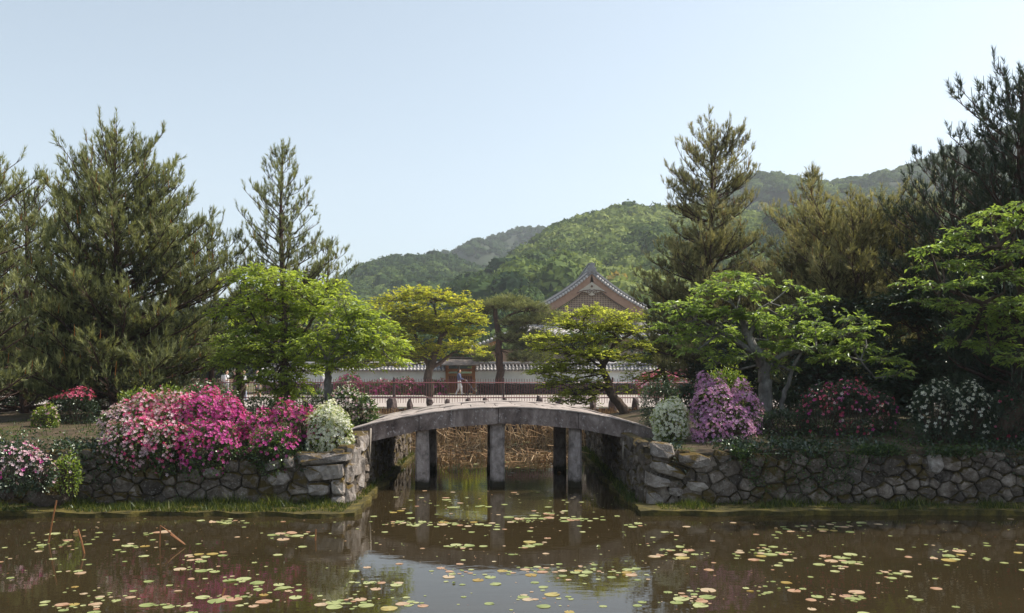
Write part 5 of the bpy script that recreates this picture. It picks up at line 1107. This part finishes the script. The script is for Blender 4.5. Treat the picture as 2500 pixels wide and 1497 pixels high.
# ------------------------------------------------------------------ lily pads
rng = np.random.default_rng(2024)
def pad_arr(kind, seed):
    r_ = np.random.default_rng(seed); n = 14; th = np.linspace(.16, 6.283 - .16, n); rr = 1 + .05 * r_.normal(size=n)
    V = [(0, 0, .006)] + [(.55 * math.cos(a), .5 * math.sin(a), .006 + .01 * r_.normal()) for a in th]
    curl = {'flat': .02, 'curled': .14, 'folded': .0}[kind]
    for a, q in zip(th, rr):
        z = .012 + curl * max(0, math.sin(a + seed)) ** 2 + .02 * abs(r_.normal())
        V.append((q * math.cos(a) * (1 - curl * .3 * max(0, math.sin(a + seed))), q * math.sin(a) * .93, z))
    V = np.array(V)
    if kind == 'folded': V *= .5; V[:, 2] = .02 + np.abs(V[:, 1]) * .9; V[:, 1] *= .6
    T = [(0, 1 + k, 2 + k) for k in range(n - 1)]; Q = [(1 + k, 1 + n + k, 2 + n + k, 2 + k) for k in range(n - 1)]
    return V, np.array(T), np.array(Q)
pads = []
def try_pad(x, y, r):
    for a, b, c in pads:
        if (a - x) ** 2 + (b - y) ** 2 < ((c + r) * .70) ** 2: return False
    pads.append((x, y, r)); return True
def free(x, y):  # open water only
    if y < 15.0: return True
    return LE + .12 < x < 2.05 and not (18.9 < y < 19.5 and min(abs(x - X(q, 19.2)) for q in (1030, 1214, 1405)) < .3)
def photo_pad(u, v): Yk = CAMZ * F / (v - HV); return X(u, Yk), Yk
clusters = [(130, 1330, 120, 20, 16), (330, 1335, 60, 12, 10), (540, 1272, 80, 8, 14), (720, 1262, 150, 6, 20), (1000, 1278, 90, 9, 30), (1120, 1280, 80, 9, 22), (1290, 1270, 70, 8, 18), (1400, 1268, 80, 10, 18), (1340, 1255, 50, 6, 10), (700, 1310, 80, 16, 18), (480, 1360, 60, 14, 12), (470, 1390, 50, 10, 8), (560, 1460, 100, 16, 20), (420, 1480, 60, 10, 10), (700, 1440, 60, 16, 10), (260, 1460, 90, 24, 14), (160, 1480, 80, 16, 10), (900, 1430, 80, 20, 18), (850, 1470, 90, 20, 22), (1000, 1475, 60, 16, 8), (1120, 1400, 100, 30, 16), (1320, 1395, 90, 12, 20), (1430, 1390, 90, 16, 20), (1520, 1400, 80, 20, 18), (1310, 1460, 80, 26, 12), (1700, 1460, 100, 24, 22), (1640, 1350, 80, 24, 14), (1850, 1350, 110, 26, 22), (1950, 1300, 90, 20, 12), (2080, 1280, 80, 12, 8), (2060, 1370, 80, 22, 14), (2080, 1460, 70, 16, 14), (1890, 1440, 80, 24, 12), (2330, 1355, 90, 26, 16), (2180, 1400, 60, 20, 10), (1100, 1240, 60, 10, 5), (1240, 1150, 150, 30, 12), (1250, 1085, 160, 16, 24), (1050, 1230, 100, 14, 8), (1560, 1280, 60, 10, 6), (1300, 1330, 60, 16, 8), (1130, 1340, 70, 16, 10), (600, 1420, 200, 40, 10), (250, 1300, 200, 18, 12)]
for u, v, du, dv, n in clusters:
    for _ in range(int(n * 1.5)):
        uu, vv = rng.normal(u, du * .38), rng.normal(v, dv * .38)
        if vv < 1060: continue
        x, y = photo_pad(uu, vv)
        if free(x, y): try_pad(x, y, .018 + .085 * rng.random() ** 2)
for _ in range(480):
    y = rng.uniform(8.6, 15) if _ < 400 else rng.uniform(15, 18.5); x = rng.uniform(-1, 1) * y * .6 if _ < 400 else rng.uniform(-2.4, 1.9)
    if free(x, y): try_pad(x, y, .012 + .06 * rng.random() ** 2)
pads.sort(key=lambda q: q[1] / q[2])
protos = {}
for c, mt in (('green', 'pad_green'), ('tan', 'pad_tan'), ('yellow', 'pad_yellow')):
    for kd in ('flat', 'curled', 'folded'):
        for s in range(3 if kd == 'flat' else 2):
            V, T, Q = pad_arr(kd, s * 7 + len(c)); me = mesh('lily_pad', V, [T, Q], np.clip(np.random.default_rng(s).normal(.35 + .2 * s, .12, len(V)), 0, 1), True); me.materials.append(M[mt]); protos.setdefault((c, kd), []).append(me)
LBL = {('green', 'flat'): 'pale green lily pad floating flat on the brown pond', ('tan', 'flat'): 'pinkish tan lily pad floating flat on the brown pond', ('yellow', 'flat'): 'yellow lily pad floating flat on the brown pond',
       ('green', 'curled'): 'green lily pad with one curled-up edge on the pond', ('tan', 'curled'): 'pinkish lily pad with one curled-up edge on the pond', ('yellow', 'curled'): 'yellow lily pad with one curled-up edge on the pond',
       ('green', 'folded'): 'small green folded leaf standing up from the pond', ('tan', 'folded'): 'small reddish folded leaf standing up from the pond', ('yellow', 'folded'): 'small yellow folded leaf standing up from the pond'}
rest = MB(); cols = ['green'] * 12 + ['tan'] * 6 + ['yellow'] * 2; rv, rt, rf = [], [], []
far = {'green': MB(), 'tan': MB()}
for i, (x, y, r) in enumerate(pads):
    c = cols[rng.integers(len(cols))]; kd = rng.choice(['flat', 'curled', 'folded'], p=[.8, .13, .07]); ln = protos[(c, kd)]; me = ln[rng.integers(len(ln))]
    a = rng.uniform(0, 6.28)
    if i < 300:
        o = link('lily_pad', me); o.location = (x, y, .002); o.scale = (r, r, r * (1 if kd != 'flat' else .8)); o.rotation_euler = (rng.normal(0, .01), rng.normal(0, .01), a)
        up_, vp_ = HU + F * x / y, HV + F * CAMZ / y
        sz = 'tiny' if r < .035 else 'small' if r < .06 else 'broad'
        wh = ('under the bridge' if vp_ < 1250 else 'just before the bridge' if vp_ < 1310 and 880 < up_ < 1560 else 'in the sky reflection' if 900 < up_ < 1560 and vp_ > 1360 else 'in the dark bridge reflection' if 880 < up_ < 1560 else
              'below the left mossy ledge' if up_ < 880 and vp_ < 1330 else 'at the lower left corner' if up_ < 440 else 'left of the sky reflection' if up_ < 900 else 'below the right grassy ledge' if vp_ < 1330 else 'at the lower right corner' if up_ > 2020 else 'right of the sky reflection')
        lb = sz + ' ' + LBL[(c, kd)].replace('small ', '').replace(' on the brown pond', '').replace(' on the pond', '').replace(' from the pond', '') + ' ' + wh
        o['label'] = lb; o['category'] = 'lily pad'; o['group'] = 'lily pads: ' + lb
    else:
        V, T, Q = pad_arr('flat', i); ca, sa = math.cos(a), math.sin(a)
        W_ = np.stack([(V[:, 0] * ca - V[:, 1] * sa) * r + x, (V[:, 0] * sa + V[:, 1] * ca) * r + y, V[:, 2] * r + .003], 1); far['green' if c != 'tan' else 'tan'].add(W_, [T, Q], rng.uniform(.2, .9))
bits = MB(); nb = 520; by = rng.uniform(8.6, 15, nb); bx = rng.uniform(-1, 1, nb) * by * .6
for x, y in zip(bx, by):
    if free(x, y) and mnoise.noise(Vector((x * .5, y * .8, 2))) > -.1:
        a = rng.uniform(0, 6.28); q = rng.uniform(.006, .02); d1 = np.array([math.cos(a), math.sin(a), 0]) * q; d2 = np.array([-math.sin(a), math.cos(a), 0]) * q * .5
        c0 = np.array([x, y, .003]); bits.add([c0 - d1, c0 + d2, c0 + d1, c0 - d2], [(0, 1, 2, 3)], rng.uniform(0, 1))
link('floating_debris', bits.mesh('floating_debris'), M['pad_tan'], kind='stuff')
for c, b in far.items():
    if b.n: link('floating_leaves', b.mesh('floating_leaves', True), M['pad_' + c], kind='stuff')

# ------------------------------------------------------------------ people
def capsules(segs, k=10):
    mb = MB()
    for a, b, ra, rb in segs:
        a, b = np.array(a, float), np.array(b, float); d = unit(b - a); pts = [a - d * ra * .85, a - d * ra * .5, a, b, b + d * rb * .5, b + d * rb * .85]
        mb.tube(pts, [ra * .5, ra * .86, ra, rb, rb * .86, rb * .5], k)
    return mb
def remeshed(name, segs, mat, parent, voxel=.014):
    o = link(name, capsules(segs).mesh(name, True), mat, parent)
    md = o.modifiers.new('remesh', 'REMESH'); md.mode = 'VOXEL'; md.voxel_size = voxel; md.use_smooth_shade = True
    s = o.modifiers.new('smooth', 'SMOOTH'); s.factor = .6; s.iterations = 3
    return o
M['skin'] = plain('skin', (0.52, 0.32, 0.22), 0.6, col2=(0.46, 0.27, 0.19)); M['hair'] = plain('hair', (0.02, 0.015, 0.012), 0.5, col2=(0.03, 0.02, 0.02))
def cloth(n, c): M[n] = plain(n, c, .9, col2=tuple(a * .8 for a in c), scale=9); return M[n]
def person(label, x, y, face, H, shirt, trousers, shoes, hair='hair', hat=None, stride=.3, arms='down', seed=0, bare_legs=False, bag=None):
    """face: +1 walks to the right, -1 to the left"""
    root = thing('person', label, 'person', (x, y, PATHZ)); s = H / 1.72; root.scale = (face * s, s, s)
    hipz, shz = .90, 1.41; A = {}
    fl, fr_ = (stride * .5, -.09), (-stride * .5, .09)
    kn = lambda f, sy: (f * .45 + .07, sy, .48)
    head = [((.02, 0, 1.52), (.03, 0, 1.62), .075, .088), ((.06, 0, 1.555), (.065, 0, 1.60), .052, .06), ((.118, 0, 1.585), (.105, 0, 1.61), .012, .011), ((.02, -.085, 1.58), (.02, -.088, 1.6), .018, .018), ((.02, .085, 1.58), (.02, .088, 1.6), .018, .018)]
    neck = [((0, 0, 1.42), (.015, 0, 1.52), .052, .048)]
    torso = [((0, -.06, 1.0), (0, -.08, 1.33), .115, .12), ((0, .06, 1.0), (0, .08, 1.33), .115, .12), ((0, -.15, shz - .03), (0, .15, shz - .03), .068, .068)]
    hips = [((0, -.075, hipz), (0, .075, hipz), .12, .12)]
    legs = []; shoe = []
    for (f, sy) in (fl, fr_):
        k = kn(f, sy); an = (f, sy, .09); legs += [((0, sy, hipz - .03), k, .092, .06), (k, an, .058, .038)]; shoe += [((f - .05, sy, .05), (f + .16, sy, .045), .045, .036)]
    if arms == 'push': el = [(.10, -.2, 1.12), (.10, .2, 1.12)]; hd = [(.36, -.17, 1.03), (.36, .17, 1.03)]
    elif arms == 'bent': el = [(-.02, -.22, 1.14), (.0, .22, 1.14)]; hd = [(.22, -.16, 1.16), (.20, .18, 1.08)]
    else: el = [(-.05, -.23, 1.13), (.06, .23, 1.13)]; hd = [(.03, -.24, .88), (.12, .24, .90)]
    upper = [((0, -.19, shz - .04), el[0], .05, .042), ((0, .19, shz - .04), el[1], .05, .042)]
    lower = [(el[0], hd[0], .038, .027), (el[1], hd[1], .038, .027)]
    hands = []
    for e, h_ in zip(el, hd):
        e, h_ = np.array(e), np.array(h_); d = unit(h_ - e); side = unit(np.cross(d, (0, 1, 0))); lat = np.array([0, 1.0, 0])
        palm = h_ + d * .07; hands.append((h_, palm, .03, .032))
        for q, L_ in zip((-.03, -.01, .01, .03), (.065, .08, .075, .055)):
            b_ = palm + lat * q; m_ = b_ + d * L_ * .6; hands += [(b_, m_, .0105, .010), (m_, m_ + d * L_ * .4 + side * .02 + np.array([0, 0, -.015]), .010, .008)]
        hands.append((h_ + d * .02, h_ + d * .06 + side * .04 + lat * .02, .012, .010))
    remeshed('body', head + neck + torso + hips + legs + upper + lower + hands, M['skin'], root)
    infl = lambda g, a: [(p, q, r1 + a, r2 + a) for p, q, r1, r2 in g]
    remeshed('shirt', infl(torso, .016) + [((0, -.06, .93), (0, .06, .93), .13, .13)] + infl(upper, .016) + (infl([(a, lerp(np.array(a), np.array(b), .75), r1, r2) for a, b, r1, r2 in lower], .014) if arms != 'bent' else []), shirt, root, .016)
    if bare_legs: tl_ = [((0, sy, hipz - .03), lerp(np.array([0, sy, hipz - .03]), np.array(kn(f, sy)), .7), .115, .105) for f, sy in (fl, fr_)]
    else: tl_ = [(a, b, r1 + .02, r2 + .024) for a, b, r1, r2 in legs]
    remeshed('trousers', infl(hips, .018) + tl_, trousers, root, .016)
    remeshed('shoes', shoe, shoes, root, .012)
    hr = [((-.012, 0, 1.60), (.01, 0, 1.665), .095, .085), ((-.05, 0, 1.56), (-.03, 0, 1.62), .06, .08)]
    if hat is not None:
        remeshed('hair', hr, M[hair], root, .014)
        remeshed('hat', [((0, 0, 1.65), (.01, 0, 1.70), .105, .085), ((.08, -.03, 1.645), (.19, 0, 1.63), .05, .03), ((.08, .03, 1.645), (.19, 0, 1.63), .05, .03)], hat, root, .014)
    else: remeshed('hair', hr, M[hair], root, .014)
    if bag is not None: remeshed('bag', [((-.2, -.02, 1.15), (-.2, -.02, 1.35), .10, .10)], bag, root, .02)
    return root
MYY = 56.4
person('man in a blue shirt and white trousers pushing a stroller past the gate', X(1121, MYY), MYY, 1, 1.66, cloth('blue_shirt', (0.10, 0.12, 0.22)), cloth('white_cotton', (0.72, 0.72, 0.74)), cloth('brown_leather', (0.08, 0.03, 0.02)), arms='push', stride=.42)
Yp = 47
person('woman in a white top walking right behind the fence at the left', X(553, Yp), Yp, 1, 1.60, cloth('white_top', (0.68, 0.66, 0.68)), cloth('grey_cloth', (0.30, 0.30, 0.32)), M['brown_leather'], arms='bent', bag=cloth('pale_bag', (0.55, 0.52, 0.5)))
person('person in a tan cap and dark top facing left behind the fence', X(571, Yp), Yp + .3, -1, 1.62, cloth('dark_top', (0.10, 0.05, 0.05)), cloth('dark_trousers', (0.06, 0.06, 0.07)), M['brown_leather'], hat=cloth('tan_cap', (0.55, 0.42, 0.34)), arms='bent')
person('person in pale jeans walking behind the dark ivy trunk', X(594, Yp - 2), Yp - 2, 1, 1.62, cloth('pale_grey', (0.4, 0.4, 0.42)), cloth('pale_jeans', (0.30, 0.36, 0.46)), M['brown_leather'])
person('person in shorts with bare legs walking behind the bright green tree', X(627, Yp), Yp, 1, 1.60, M['pale_grey'], M['dark_trousers'], M['brown_leather'], bare_legs=True, stride=.5)
person('person in a light grey top behind the grey tree trunk', X(788, Yp), Yp, -1, 1.66, M['pale_grey'], M['grey_cloth'], M['brown_leather'])
# stroller
st = thing('stroller', 'black folding stroller pushed by the man in front of the gate', 'stroller', (X(1121, MYY) + .75, MYY, PATHZ))
blk = cloth('black_cloth', (0.025, 0.025, 0.03)); mtl = plain('grey_metal', (.16, .16, .17), .4, .7); M['rubber'] = plain('rubber', (.03, .03, .03), .8)
mb = MB()
for s in (-.2, .2):
    mb.tube([(-.40, s, 1.03), (-.30, s, .98), (0.0, s, .55), (.38, s, .14)], .014, 6); mb.tube([(.05, s, .60), (-.22, s, .12)], .013, 6); mb.tube([(.42, s, .62), (.12, s, .40), (-.12, s, .30)], .012, 6)
mb.tube([(-.22, -.2, .14), (-.22, .2, .14)], .011, 6); mb.tube([(.38, -.2, .14), (.38, .2, .14)], .011, 6)
link('frame', mb.mesh('frame', True), mtl, st)
mb = MB(); mb.tube([(-.40, -.2, 1.03), (-.42, 0, 1.04), (-.40, .2, 1.03)], .02, 8); link('handlebar', mb.mesh('handlebar', True), blk, st)
mb = MB(); prof = [(-.12, .92), (.02, .50), (.10, .42), (.36, .44), (.40, .26)]
for (x0_, z0_), (x1_, z1_) in zip(prof[:-1], prof[1:]): mb.add([(x0_, -.18, z0_), (x1_, -.18, z1_), (x1_, .18, z1_), (x0_, .18, z0_), (x0_ + .03, -.18, z0_ - .04), (x1_ + .03, -.18, z1_ - .04), (x1_ + .03, .18, z1_ - .04), (x0_ + .03, .18, z0_ - .04)], [[(0, 1, 2, 3), (7, 6, 5, 4), (0, 4, 5, 1), (3, 2, 6, 7)]])
link('seat', mb.mesh('seat'), blk, st)
mb = MB(); V = []
for a in np.linspace(R(60), R(165), 8):
    for s in np.linspace(-.2, .2, 5): V.append((.04 + .33 * math.cos(a), s, .66 + .33 * math.sin(a) * (1 - 1.5 * s * s)))
mb.add(V, [[(i * 5 + j, i * 5 + j + 1, (i + 1) * 5 + j + 1, (i + 1) * 5 + j) for i in range(7) for j in range(4)]]); link('canopy', mb.mesh('canopy', True), blk, st)
mb = MB(); mb.box((-.2, -.17, .16), (.12, .17, .30)); link('basket', mb.mesh('basket'), blk, st)
for xx in (-.24, .39):
    for s in (-.22, .22):
        th = np.linspace(0, 2 * math.pi, 17); mb = MB(); mb.tube([(.085 * math.cos(a), 0, .085 * math.sin(a)) for a in th], .018, 6, cap=False)
        wh = link('wheel', mb.mesh('wheel', True), M['rubber'], st); wh.location = (xx, s, .10)
        mb = MB()
        for a in np.arange(5) * 1.257: mb.tube([(0, 0, 0), (.08 * math.cos(a), 0, .08 * math.sin(a))], .007, 4)
        link('rim', mb.mesh('rim'), mtl, wh)
mb = MB(); mb.box((-420, -40, -1.6), (620, 900, 190))
m, nt, out = newmat('haze_air'); pv = nt.nodes.new('ShaderNodeVolumePrincipled'); pv.inputs['Density'].default_value = HAZE; pv.inputs['Color'].default_value = (.86, .92, 1.0, 1); pv.inputs['Anisotropy'].default_value = 0.2
nt.links.new(pv.outputs[0], out.inputs['Volume']); link('haze', mb.mesh('haze'), m, kind='stuff')
print('TRIS', sum(len(m_.loop_triangles) or sum(len(p_.vertices) - 2 for p_ in m_.polygons) if len(m_.polygons) < 2000 else len(m_.loops) - 2 * len(m_.polygons) for m_ in bpy.data.meshes), 'OBJ', len(bpy.data.objects))
